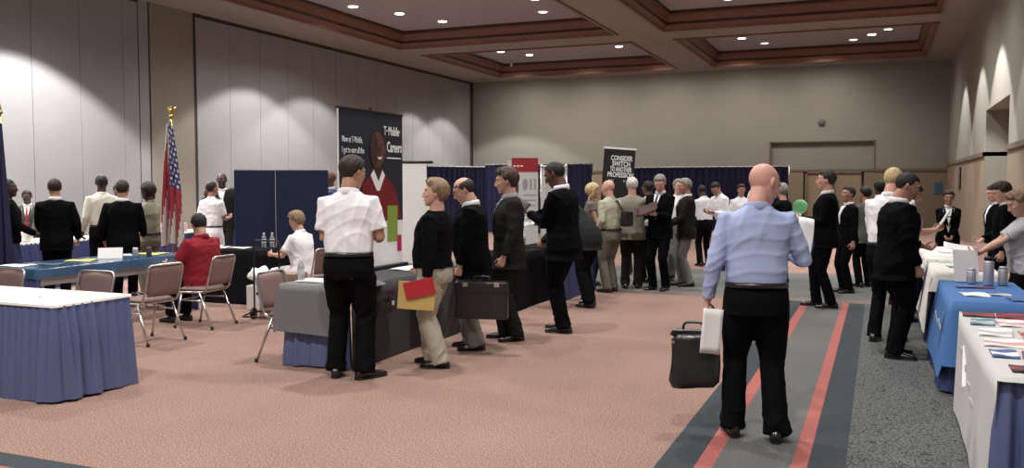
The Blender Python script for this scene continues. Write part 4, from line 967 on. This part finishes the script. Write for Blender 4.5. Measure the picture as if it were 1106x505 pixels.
        if tie: patch('tie', lambda z: -.012-.014*(1.44-z)/.3, lambda z: .012+.014*(1.44-z)/.3, 1.15-open_*.2, 1.445, 'fab_'+tie, .009, 2, 10)
    else: collar('fab_'+tcol, cut=30, z1=1.475)
    if fitted and belt and bottom == 'trousers' and detail:
        b = NB(); M4 = MT(.985); r3c = M4.to_3x3(); gg = g; rs = []
        for rr_, z in ((.168, .975), (.172, .978), (.170, 1.006), (.160, 1.008)):
            rs.append(ring(MT(z) @ V((0, -.003, z)), r3c @ V((1, 0, 0)), r3c @ V((0, 1, 0)), rr_*gg+.004, (rr_-.048)*gg+belly*.5+.006, 28, .82))
        loft(b, rs); part('belt', b, 'leather')
    # ---- hair
    if hair != 'bald':
        th = {'short': .013, 'full': .022, 'bob': .026, 'ring': .010, 'crop': .007, 'bun': .012}[hair]
        b = NB(); nphi = 44; nth = 18; outer = []; inner = []; rnd = random.Random(seed)
        for i in range(nphi):
            ph = 2*math.pi*i/nphi; fr = math.sin(ph); sdv = abs(math.cos(ph))       # fr>0 front
            # lower limit in local z
            if fr > .55: zl = .066-.012*(fr < .8)
            elif fr > .15: zl = .066+(-.020-.066)*((.55-fr)/.4)
            elif fr > -.35: zl = -.008 if fr > -.15 else -.03
            else: zl = -.068
            if hair in ('crop',) and fr > .5: zl = .070
            tmin = 0
            if hair == 'ring':
                tmin = 1.02 if fr < .5 else 1.5
                if fr > .3: zl = max(zl, .03); 
            zz = max(-1, min(1, (zl-.024)/.088)); tl = math.acos(zz)
            if hair == 'ring' and fr > .3: tmin = tl-.05
            ro, ri = [], []
            for j in range(nth+1):
                u = j/nth; t = tmin+(tl-tmin)*u if hair == 'ring' else tl*u
                e = min(1, (1-u)*6)*.8+.2
                if hair == 'ring': e *= min(1, u*5)
                if hair == 'bob': e = 1
                e *= (1 if hair != 'full' else 1)
                k = th*e*(1+.18*math.sin(ph*9+j*.9)+.12*math.sin(ph*17+j*1.7))
                dx, dy, dzz = math.sin(t)*math.cos(ph), math.sin(t)*math.sin(ph), math.cos(t)
                if hair in ('full', 'short') and fr > 0: k *= 1+.5*max(0, 1-abs(t-.7)/.5)*fr
                kk = k*(1.0 if hair != 'full' or dzz < .2 else 1.15)
                ro.append(V((dx*(.0755+kk), -.014+dy*(.096+kk), .024+dzz*(.088+kk))))
                ri.append(V((dx*(.0755-.012), -.014+dy*(.096-.012), .024+dzz*(.088-.012))))
            if hair == 'bob' and fr < .35:
                lx, ly = ro[-1].x, ro[-1].y
                for q in range(1, 6):
                    zb = ro[-1].z+(-.125-ro[-1].z)*(q/5) if q == 1 else zprev+(-.125-zstart)/5
                    if q == 1: zstart = ro[-1].z; zb = zstart+(-.125-zstart)/5
                    zprev = zb; f_ = 1+.06*math.sin(q*.9)-.03*q*.4
                    ro.append(V((lx*f_, ly*f_-.004*q, zb))); ri.append(V((lx*.72, ly*.72, zb)))
            elif hair == 'bob':
                for q in range(5): ro.append(ro[-1]*.999); ri.append(ri[-1]*.999)
            outer.append([b.verts.new(hp_(p)) for p in ro]); inner.append([b.verts.new(hp_(p)) for p in ri])
        m_ = len(outer[0])-1
        for i in range(nphi):
            k = (i+1) % nphi
            for j in range(m_):
                b.faces.new((outer[i][j], outer[k][j], outer[k][j+1], outer[i][j+1])); b.faces.new((inner[i][j], inner[i][j+1], inner[k][j+1], inner[k][j]))
            b.faces.new((outer[i][m_], outer[k][m_], inner[k][m_], inner[i][m_])); b.faces.new((outer[i][0], inner[i][0], inner[k][0], outer[k][0]))
        bmesh.ops.remove_doubles(b, verts=b.verts, dist=1e-4)
        if hair == 'bun': ellip(b, hp_((0, -.12, .05)), (.04, .035, .04), MH, seg=14, rings=8)
        part('hair', b, 'hair_'+hcol)
    if glasses:
        b = NB()
        for sd in (1, -1):
            c = V((sd*.033, .107, .008)); pts = [hp_(c+V((.021*math.cos(R(a)), 0, .016*math.sin(R(a))))) for a in range(0, 361, 30)]
            tube(b, pts, .0015, 6); tube(b, [hp_((sd*.054, .105, .012)), hp_((sd*.078, .07, .012)), hp_((sd*.082, -.01, .01))], .0016, 6)
        tube(b, [hp_((-.012, .108, .012)), hp_((.012, .108, .012))], .0015, 6)
        part('glasses', b, 'black_metal')
    rm = Matrix.Translation((x, y, 0)) @ Matrix.Rotation(R(face), 4, 'Z')
    info = dict(root=root, rm=rm, s=s)
    for sd, nme in ((1, 'r'), (-1, 'l')):
        d, n, cu = hd[sd]; info[nme] = rm @ ((wr[sd]+d*.08+n*.02)*s); info['d'+nme] = rm.to_3x3() @ d; info['n'+nme] = rm.to_3x3() @ n
    return info

def held_sheet(label, c, up, nrm, w, h, material='paper', name='paper', cat='paper', th=.003, curve=.02, second=None):
    """a sheet held in a hand: centre, long direction, facing direction"""
    up = V(up).normalized(); nrm = V(nrm); nrm = (nrm-up*nrm.dot(up)).normalized(); rt = up.cross(nrm); b = NB(); n = 6; A, B_ = [], []
    c = V(c)
    for j in range(n+1):
        a, d = [], []
        for i in range(n+1):
            u, v = i/n-.5, j/n-.5; p = rt*(u*w)+up*(v*h)+nrm*(curve*(4*u*u+2*v*v))
            a.append(b.verts.new(p+nrm*th/2)); d.append(b.verts.new(p-nrm*th/2))
        A.append(a); B_.append(d)
    for G_, f in ((A, 1), (B_, -1)):
        for j in range(n):
            for i in range(n): b.faces.new((G_[j][i], G_[j][i+1], G_[j+1][i+1], G_[j+1][i])[::f])
    for j in range(n):
        for i in (0, n): b.faces.new((A[j][i], A[j+1][i], B_[j+1][i], B_[j][i]))
    for i in range(n):
        for j in (0, n): b.faces.new((A[j][i], A[j][i+1], B_[j][i+1], B_[j][i]))
    o = obj(name, b, material, None, True, c); return tag(o, label, cat)
HANG = lambda sd, **k: dict(w=(sd*.245, .04, .86), **k)
def up_(sd, x=.10, y=.32, z=1.13, curl=.5, palm=None, d=None, pole=None):
    r = dict(w=(sd*x, y, z), palm=palm or (-sd*.5, -.1, 1), curl=curl, pole=pole or (sd*.35, -.8, -.6))
    if d: r['dir'] = d
    return r

# P1 foreground man in the pale blue shirt
p = person('bald man in a pale blue shirt standing in the aisle with a black bag', -.73, 5.90, 1.80, 14, 'pink', 'bald', 'sandy', 'shirt', 'blue_shirt', 'trousers', 'black', 2,
    lean=5, hyaw=-52, hpitch=24, baggy=.5, ra=up_(1, .27, .29, 1.15, .6, (-.6, 0, .7), (-.2, .8, .45), (.35, -.7, -.7)), la=dict(w=(-.30, .03, .88), curl=.9, palm=(1, 0, 0)), rf=(.13, -.05, -10), lf=(-.13, .05, 6), g=1.12, belly=.02, heads=1.10)
c = p['r']+V((.13, .02, .06)); held_sheet('white sheet held up in the right hand of the man in the pale blue shirt', c, (.12, .0, 1), (-.8, -.5, .3), .22, .29)
hl = p['l']
held_sheet('white papers hanging from the left hand of the man in the pale blue shirt', hl+V((.03, -.05, -.12)), (.08, 0, 1), (.3, -1, 0), .13, .30, th=.008, curve=.004)
def bag(name, label, cat, c, rz, w, h, d, kind):
    t = thing(name, label, cat, c, rz)
    b = NB()
    if kind == 'satchel':
        rs = []
        for k in range(9):
            u = k/8; z = -h*(1-u); ww = w/2*(1.0-.10*u)+(-.03 if k == 0 else 0)-(.05 if k == 8 else 0); dd = d/2*(1-.55*u)+(-.012 if k == 0 else 0)
            rs.append(ring(V((.02*math.sin(u*3), 0, z)), V((1, 0, 0)), V((0, 1, 0)), ww, dd, 28, .45))
        loft(b, rs)
        for v in b.verts: v.co += V((0, .008*math.sin(v.co.x*25+v.co.z*18), .006*math.sin(v.co.x*17)))
        obj('bag_body', b, 'leather', t, True)
        b = NB(); tube(b, arc([(-w*.40, 0, -.02), (-w*.36, 0, .01), (w*.36, 0, .01), (w*.40, 0, -.02)], .03), [(.012, .02)]*len(arc([(-w*.40, 0, -.02), (-w*.36, 0, .01), (w*.36, 0, .01), (w*.40, 0, -.02)], .03)), 8); obj('frame_top', b, 'leather', t, True)
        b = NB(); tube(b, arc([(-.07, 0, 0), (-.06, 0, .075), (.06, 0, .075), (.07, 0, 0)], .03), .009, 8); obj('handle', b, 'leather', t, True)
        b = NB(); box(b, -w*.42, -w*.42+.02, -d/2-.005, -d/2+.02, -.06, -.045); obj('buckle', b, 'metal', t)
    else:
        box(b, -w/2, w/2, -d/2, d/2, -h, 0, 0, .018); obj('case_body', b, 'leather', t, False)
        b = NB(); box(b, -w/2-.003, w/2+.003, -d/2-.003, d/2+.003, -h*.30, -h*.28); obj('seam', b, 'black_metal', t)
        b = NB(); tube(b, arc([(-.08, 0, 0), (-.07, 0, .045), (.07, 0, .045), (.08, 0, 0)], .02), .010, 8); obj('handle', b, 'leather', t, True)
        for sx in (-1, 1):
            b = NB(); box(b, sx*w*.3-.025, sx*w*.3+.025, -d/2-.006, -d/2, -.05, -.01, 0, .002); obj('latch', b, 'metal', t)
    return t
bag('satchel', 'black leather bag hanging from the hand of the man in the pale blue shirt', 'bag', hl+V((-.10, .0, -.15)), R(12), .34, .36, .14, 'satchel')

# P2 white shirt from behind
p = person('man in a white short sleeved shirt turned away at the grey draped table', -4.20, 6.42, 1.90, 20, 'tan', 'short', 'darkbrown', 'shirt', 'white', 'trousers', 'black', 2,
    lean=3, hyaw=-35, hpitch=14, sleeve='short', ra=up_(1, .17, .26, 1.10, .5, (-.5, 0, .8), (-.5, .8, .2), (.4, -.8, -.5)), la=up_(-1, .12, .26, 1.08, .5, (.5, 0, .8), (.5, .8, .1), (-.3, -.8, -.5)), rf=(.13, -.03, -45), lf=(-.12, .03, 10), g=1.12, belly=.02, baggy=.6)
held_sheet('white note held by the man in the white short sleeved shirt', (p['r']+p['l'])/2+V((0, .05, .02)), (-.3, .8, .4), (0, -.3, 1), .14, .2)
# P3 black shirt khaki trousers
p = person('man with sandy hair in a black shirt and khaki trousers holding a yellow envelope', -3.76, 7.15, 1.69, 96, 'light', 'full', 'sandy', 'jacket', 'black', 'trousers', 'khaki', 2,
    lean=-2, hyaw=18, hpitch=0, shirt=None, hem=.93, la=dict(w=(-.25, -.03, .86), curl=.7, palm=(.6, .5, 0), pole=(-.4, -1, 0)), ra=dict(w=(.2, .2, .95), curl=.4), rf=(.09, .05, -6), lf=(-.09, -.10, 10), g=1.18, belly=.03, baggy=1.0)
q = p['l']
t = thing('envelope', 'yellow manila envelope in the hand of the man in khaki trousers', 'envelope', q+V((-.06, -.045, -.06)), R(22))
b = NB(); box(b, -.17, .16, -.006, .002, -.14, .11, 0, .002); b.transform(Matrix.Rotation(R(4), 4, 'Y')); obj('envelope_body', b, 'manila', t)
t = thing('red_folder', 'red folder held against the yellow manila envelope', 'folder', q+V((-.03, -.06, -.02)), R(22))
b = NB(); box(b, -.13, .14, -.006, .0, -.06, .09, 0, .002); b.transform(Matrix.Rotation(R(-12), 4, 'Y')); obj('folder_body', b, 'folder_red', t)
# P4 balding man in black suit with briefcase
p = person('balding man with glasses in a black suit looking down, carrying a black briefcase', -3.78, 8.05, 1.74, 110, 'light', 'ring', 'darkbrown', 'suit', 'suit_black', 'trousers', 'grey_trouser', 2,
    lean=4, hyaw=8, hpitch=26, glasses=True, tie='suit_black', la=dict(w=(-.22, .12, .86), curl=.95, palm=(1, 0, 0)), ra=dict(w=(.14, .26, 1.0), curl=.5), rf=(.09, .04, -10), lf=(-.10, -.04, 8), g=1.25, belly=.05, hem=.74, baggy=.8)
bag('briefcase', 'hard black briefcase carried by the balding man in the black suit', 'briefcase', p['l']+V((.26, .0, -.06)), R(15), .52, .37, .12, 'case')
# P5
p = person('man with brown hair and a dark grey suit, right behind the briefcase carrier', -3.66, 8.68, 1.82, 124, 'light', 'full', 'brown', 'suit', 'suit_char', 'trousers', 'suit_char', 2,
    lean=0, hyaw=-12, hpitch=10, tie='tie_dark', open_=.3, la=dict(w=(-.25, .10, .88), curl=.6, palm=(1, 0, 0)), rf=(.10, .02, -10), lf=(-.10, -.06, 12), g=1.15, shirt='lightgrey', hem=.74, baggy=.4)
# P6
p = person('tall man in a black suit with a dark pad at the end of the queue', -3.29, 9.40, 1.92, 86, 'brown', 'crop', 'black', 'suit', 'suit_black', 'trousers', 'suit_black', 2,
    lean=4, hyaw=8, hpitch=24, la=up_(-1, .08, .36, 1.22, .6, (.3, 0, 1), (.3, .8, .3)), ra=up_(1, .12, .34, 1.10, .6, (-.3, 0, 1), (-.3, .8, .2)), rf=(.10, .06, -8), lf=(-.10, -.05, 8), g=1.16, hem=.74, baggy=.5)
held_sheet('dark notepad held open by the tall man in the black suit', (p['l'])+V((-.10, -.03, .06)), (-1, -.1, .55), (.35, -.75, .6), .20, .30, 'mag_dark', 'notepad', 'notepad', .012, .0)
held_sheet('white papers under the arm of the tall man in the black suit', (p['r'])+V((-.06, -.10, -.02)), (-1, 0, 0), (0, -.7, .8), .16, .28, 'paper')
# P7 bent
p = person('person in a dark grey jacket bending forward over the black draped table', -3.66, 11.45, 1.78, 72, 'tan', 'short', 'black', 'suit', 'grey_jacket', 'trousers', 'black', 1,
    lean=46, hyaw=0, hpitch=10, la=dict(w=(-.2, .62, .86), curl=.4), ra=dict(w=(.2, .62, .86), curl=.4), rf=(.10, .02, -5), lf=(-.10, -.1, 5), g=1.12, baggy=.5, hem=.76)
# P8.. middle group
p = person('blond woman in a taupe top behind the table, talking to the bald man in cream', -4.40, 13.98, 1.66, -70, 'light', 'bob', 'blond', 'blouse', 'taupe', 'trousers', 'navy', 1, hyaw=5, hpitch=8, sleeve='cap', female=True, belt=False, g=1.05, ra=up_(1), la=up_(-1))
p = person('bald man in a cream shirt with a black bag strapped over his shoulder', -3.85, 13.2, 1.72, 62, 'pink', 'bald', 'grey', 'shirt', 'cream', 'trousers', 'olive_trouser', 1, hyaw=15, hpitch=6, lean=3, sleeve='long', g=1.08, belly=.03, la=dict(w=(-.22, .12, .95), curl=.5), ra=up_(1, .14, .3, 1.08), rf=(.1, .02, -8), lf=(-.1, -.04, 8), shoe='shoe_brown', baggy=.5)
o = thing('camera_bag', 'black bag hanging at the back of the bald man in the cream shirt', 'bag', p['rm'] @ V((.14, -.21, 1.12)), R(62))
b = NB(); box(b, -.10, .10, -.06, .05, -.10, .14, 0, .03); obj('bag_body', b, 'leather', o)
b = NB(); tube(b, [(-.05, .03, .12), (-.10, .10, .30), (-.20, .30, .22)], [(.006, .02)]*3, 8); obj('strap', b, 'leather', o)
person('white haired man in a tan tweed blazer with his back to us', -3.66, 13.78, 1.76, 12, 'light', 'short', 'white', 'jacket', 'tan_jacket', 'trousers', 'suit_brown', 1, hyaw=10, hpitch=8, shirt=None, g=1.12, ra=up_(1), la=up_(-1), rf=(.10, .03, -8), lf=(-.1, -.04, 10), baggy=.3)
person('dark haired man in a white shirt right of the tan blazer, half hidden', -3.62, 14.7, 1.71, 60, 'brown', 'crop', 'black', 'shirt', 'white', 'trousers', 'black', 1, hpitch=8, sleeve='short', ra=up_(1), la=up_(-1))
p = person('grey haired man in a black suit reading a dark folder in the middle group', -3.19, 13.72, 1.82, 165, 'pink', 'short', 'grey', 'suit', 'suit_black', 'trousers', 'suit_black', 1, hyaw=18, hpitch=28, tie='tie_dark', open_=.3, ra=up_(1, .08, .30, 1.16), la=up_(-1, .08, .30, 1.16), rf=(.10, .02, -8), lf=(-.1, -.02, 8))
held_sheet('dark folder read by the grey haired man in the black suit', (p['r']+p['l'])/2+V((0, -.06, .05)), (-.2, .8, .5), (-.2, -.7, .5), .34, .24, 'cover_brown', 'folder', 'folder', .01, .01)
person('grey haired man glimpsed between the black suit and the man with white papers', -3.22, 15.2, 1.74, 190, 'pink', 'short', 'grey', 'shirt', 'white', 'trousers', 'grey_trouser', 0, hyaw=20)
p = person('man in a dark jacket and grey trousers holding white papers in the middle group', -2.92, 14.42, 1.75, 110, 'tan', 'short', 'grey', 'suit', 'suit_brown', 'trousers', 'grey_trouser', 1, hyaw=10, hpitch=12, tie='tie_dark', la=up_(-1, .12, .30, 1.0), ra=up_(1, .10, .28, 1.02), rf=(.1, .04, -8), lf=(-.1, -.05, 8), g=1.08, baggy=.3)
held_sheet('white papers held by the man in the dark jacket and grey trousers', (p['r']+p['l'])/2+V((-.06, -.08, .02)), (-.5, -.3, .8), (-.4, -.8, .4), .24, .32)
person('distant man in a white shirt turned away, left of the man bending his head', -3.28, 18.1, 1.66, 40, 'dark', 'crop', 'black', 'shirt', 'white', 'trousers', 'black', 0, hpitch=25, lean=8, ra=up_(1), la=up_(-1))
person('man in a white shirt bending his head beside the navy drape', -2.80, 17.4, 1.75, 140, 'tan', 'crop', 'black', 'shirt', 'white', 'trousers', 'black', 0, hpitch=30, hyaw=20, lean=14, ra=up_(1), la=up_(-1))
person('man in a white shirt just left of the pale blue shirt in the distance', -2.62, 18.5, 1.66, 200, 'tan', 'short', 'darkbrown', 'shirt', 'white', 'trousers', 'grey_trouser', 0, hpitch=10)
person('dark haired person whose head shows just left of the bald head', -2.5, 19.7, 1.87, 120, 'dark', 'crop', 'black', 'suit', 'suit_black', 'trousers', 'suit_black', 0)
person('man with glasses and grey hair in a dark coat, right of the bald head', -1.52, 15.6, 1.66, 60, 'light', 'full', 'grey', 'jacket', 'black', 'trousers', 'black', 1, glasses=True, hyaw=-20, hpitch=12, shirt=None, ra=up_(1, .1, .33, 1.05), la=up_(-1, .1, .33, 1.05))
p = person('man in a black suit in profile, standing in the aisle beyond the bald man', -.66, 12.65, 1.84, 95, 'light', 'short', 'darkbrown', 'suit', 'suit_black', 'trousers', 'suit_black', 1, hyaw=-5, hpitch=2, g=1.1, ra=up_(1, .1, .26, 1.12), la=up_(-1, .1, .28, 1.14), rf=(.09, .10, -8), lf=(-.09, -.08, 8))
held_sheet('white sheet reaching out from the hands of the man in profile', (p['l'])+V((-.12, -.0, -.0)), (-1, 0, .1), (0, -.3, 1), .2, .3)
person('dark haired person in black directly behind the man in profile', -.44, 14.5, 1.62, 120, 'tan', 'short', 'darkbrown', 'suit', 'suit_black', 'trousers', 'suit_black', 0, hyaw=10)
person('person in a grey jacket and black trousers between the profile man and the white shirt', -.20, 15.4, 1.62, 40, 'tan', 'short', 'black', 'jacket', 'greyblue_jacket', 'trousers', 'black', 1, shirt=None, g=1.05, hpitch=8)
person('dark head showing just left of the fair haired man in white on the right', -.0, 16.4, 1.72, 20, 'dark', 'short', 'black', 'suit', 'suit_black', 'trousers', 'suit_black', 0)
person('fair haired man in a white shirt behind the black suited man on the right', .09, 10.1, 1.84, -20, 'pink', 'crop', 'blond', 'shirt', 'white', 'trousers', 'black', 1, lean=6, hpitch=18, g=1.10, hyaw=-10, ra=up_(1), la=up_(-1), rf=(.10, .02, -8), lf=(-.1, -.03, 8))
p = person('man in a black suit standing sideways beside the bright blue table', .16, 9.25, 1.78, -66, 'tan', 'crop', 'black', 'suit', 'suit_black', 'trousers', 'suit_black', 2, lean=3, hyaw=-22, hpitch=26, ra=dict(w=(.23, .10, .88), curl=.6, palm=(-1, 0, 0)), la=up_(-1, .1, .3, 1.05), rf=(.10, -.04, -30), lf=(-.1, .05, 10), g=1.22, hem=.74, baggy=.4)
p = person('woman in a floral top reading a leaflet behind the black suited man on the right', .33, 11.75, 1.66, -75, 'tan', 'bob', 'black', 'blouse', 'floral', 'trousers', 'black', 1, female=True, hpitch=22, hyaw=0, belt=False, g=1.08, sleeve='short', ra=up_(1, .1, .32, 1.18), la=up_(-1, .1, .32, 1.18))
held_sheet('pinkish white leaflet held up by the woman in the floral top', (p['r']+p['l'])/2+V((.05, 0, .08)), (.5, 0, .85), (-.8, 0, .5), .28, .26)
person('second woman behind the one in the floral top, only dark hair and pink collar showing', .26, 13.2, 1.68, -60, 'tan', 'full', 'darkbrown', 'blouse', 'floral', 'trousers', 'black', 0, female=True, hpitch=10, belt=False)
person('woman in a dark suit facing us at the far end of the right tables', 1.02, 15.6, 1.56, 180, 'tan', 'short', 'darkbrown', 'suit', 'suit_black', 'trousers', 'suit_black', 1, female=True, hyaw=0, hpitch=12, open_=.6, ra=up_(1, .05, .22, .95), la=up_(-1, .05, .22, .95))
person('man in a black suit behind the right tables, face turned left', 1.56, 14.4, 1.65, 105, 'pink', 'short', 'darkbrown', 'suit', 'suit_black', 'trousers', 'suit_black', 1, hpitch=16, hyaw=5)
person('man with thick dark hair in a black suit nearer to us behind the right tables', 1.47, 12.65, 1.68, 85, 'light', 'full', 'darkbrown', 'suit', 'suit_black', 'trousers', 'suit_black', 1, hpitch=22, hyaw=15, ra=up_(1, .12, .25, 1.0))
p = person('woman with short sandy hair in a light grey blouse reaching over the right tables', 1.34, 9.85, 1.60, 96, 'light', 'full', 'sandy', 'blouse', 'lightgrey', 'trousers', 'black', 2, female=True, belt=False, sleeve='short', hpitch=22, hyaw=8, g=1.25, belly=.03, lean=4, la=dict(w=(-.10, .50, 1.08), curl=.4, palm=(.3, 0, 1), dir=(.1, 1, .05), pole=(-.6, -.2, -.8)), ra=dict(w=(.08, .46, 1.06), curl=.4, palm=(-.3, 0, 1), dir=(-.1, 1, .05)))
held_sheet('white papers held out by the woman in the light grey blouse', (p['l'])+V((-.10, .0, .0)), (-1, 0, .15), (.1, -.2, 1), .22, .3)

# left groups
person('man in black with blue jeans half hidden by the navy flag at the left edge', -11.0, 8.46, 1.72, -30, 'dark', 'crop', 'black', 'jacket', 'black', 'trousers', 'jeans', 1, shirt=None, hem=.86, hyaw=-20, ra=up_(1, .2, .3, 1.0), g=1.05)
person('man in an olive jacket facing us across the far left table', -13.45, 10.7, 1.56, 225, 'dark', 'crop', 'black', 'suit', 'olive_jacket', 'trousers', 'black', 1, tie='tie_red', hyaw=0, hpitch=14, open_=.6, ra=up_(1, .12, .34, 1.0), la=up_(-1, .12, .34, 1.0))
person('man in a black suit seen from behind, farther left of the two on the left', -10.42, 8.72, 1.73, 48, 'tan', 'crop', 'darkbrown', 'suit', 'suit_black', 'trousers', 'suit_black', 1, g=1.08, hyaw=10, hpitch=8, la=dict(w=(-.2, .35, 1.02), curl=.3), ra=dict(w=(.27, .12, .92), curl=.6))
person('tall man in a pale yellow shirt partly behind the second black suit on the left', -11.35, 10.35, 1.80, 60, 'dark', 'crop', 'black', 'shirt', 'offwhite', 'trousers', 'black', 1, g=1.05, hyaw=-20, la=dict(w=(-.26, .1, .9)), ra=up_(1))
person('broad man in a black suit seen from behind, left of the woman in khaki', -9.52, 9.03, 1.71, 35, 'tan', 'crop', 'darkbrown', 'suit', 'suit_black', 'trousers', 'suit_black', 1, g=1.12, hpitch=4, la=dict(w=(-.28, .12, .93)), ra=dict(w=(.22, .26, .98)))
person('person whose face shows right of the broad man in the black suit', -13.5, 12.7, 1.64, 215, 'brown', 'short', 'black', 'shirt', 'white', 'trousers', 'black', 0)
p = person('woman in a khaki short sleeved uniform shirt and olive trousers, left of the striped flag', -9.98, 9.95, 1.67, 90, 'brown', 'bob', 'darkbrown', 'shirt', 'olive_shirt', 'trousers', 'olive_trouser', 1, female=True, g=1.1, sleeve='short', hpitch=5, hyaw=0, la=up_(-1, .1, .34, 1.1), ra=up_(1, .1, .34, 1.1))
held_sheet('white sheet held by the woman in the khaki uniform shirt', (p['r']+p['l'])/2+V((-.05, 0, -.1)), (-.2, 0, 1), (-1, -.6, .1), .2, .28)
p = person('person in a white uniform shirt with dark shoulder boards, right of the striped flag', -10.38, 11.75, 1.70, 5, 'tan', 'crop', 'darkbrown', 'shirt', 'white', 'trousers', 'white', 1, sleeve='short', g=1.0, hyaw=-15, ra=up_(1), la=dict(w=(-.25, .1, .9)))
for sd in (-1, 1):
    b = NB(); m4 = Matrix.Rotation(R(sd*16), 4, 'Y'); box(b, -.055, .055, -.025, .025, -.004, .004, 0, .002); b.transform(Matrix.Translation((sd*.135, -.012, 1.447)) @ m4)
    obj('shoulder_board', b, 'fab_navy', p['root'])
person('bald man in a dark suit facing us behind the person in the white uniform shirt', -11.12, 12.85, 1.86, 215, 'dark', 'bald', 'black', 'suit', 'suit_char', 'trousers', 'suit_char', 1, hpitch=5, shirt='white')
person('dark haired person behind and left of the person in the white uniform shirt', -11.85, 13.35, 1.60, 150, 'dark', 'short', 'black', 'suit', 'suit_black', 'trousers', 'suit_black', 0)
person('person in a blue suit half hidden by the left edge of the navy screen', -11.45, 13.5, 1.58, 170, 'dark', 'short', 'black', 'suit', 'blue_suit', 'trousers', 'blue_suit', 0, hyaw=10)
person('man in a blue suit whose head shows above the right end of the navy screen', -8.95, 13.1, 1.88, 120, 'brown', 'bald', 'black', 'suit', 'blue_suit', 'trousers', 'blue_suit', 1, hyaw=0)
person('seated person in a red shirt seen from behind beside the blue plastic covered table', -7.44, 8.24, 1.70, 84, 'tan', 'short', 'black', 'shirt', 'red', 'trousers', 'black', 1, sit=1, g=1.32, sleeve='short', belly=.04, hpitch=20, lean=4, hyaw=-30, rf=(.1, .42, 0), lf=(-.12, .44, 0), belt=False, la=dict(w=(-.24, .36, .74)), ra=dict(w=(.24, .36, .74)))
person('seated woman in a white shirt facing left before the navy screen', -7.12, 9.78, 1.68, 86, 'light', 'full', 'sandy', 'shirt', 'white', 'trousers', 'white', 1, sit=1, female=True, g=1.18, sleeve='short', hpitch=16, lean=6, rf=(.1, .38, 0), lf=(-.12, .44, 0), belt=False, la=dict(w=(-.16, .42, .76)), ra=dict(w=(.16, .42, .76)))
person('person glimpsed between the balding man and the man with brown hair', -7.2, 13.6, 1.56, 200, 'light', 'short', 'darkbrown', 'shirt', 'cream', 'trousers', 'black', 0)
person('person in a white shirt half hidden behind the man with brown hair', -5.38, 12.85, 1.58, 30, 'tan', 'short', 'darkbrown', 'shirt', 'white', 'trousers', 'black', 0, hpitch=20)

# ------------------------------------------------------------------ camera, world, view
w = bpy.data.worlds.new('World'); bpy.context.scene.world = w; w.use_nodes = True
w.node_tree.nodes['Background'].inputs[0].default_value = (1, .95, .92, 1); w.node_tree.nodes['Background'].inputs[1].default_value = .22
cam = bpy.data.cameras.new('camera'); co = bpy.data.objects.new('camera', cam); C.objects.link(co)
cam.sensor_width = 36; cam.lens = 36*950/1106; cam.clip_end = 200; cam.clip_start = .05
co.location = (0, 0, 1.67); co.rotation_euler = (R(90-3.2233), 0, R(22.6475))
sc = bpy.context.scene; sc.camera = co
sc.view_settings.view_transform = 'Standard'; sc.view_settings.look = 'None'; sc.view_settings.gamma = 1; sc.view_settings.exposure = .32
sc.view_settings.use_curve_mapping = False
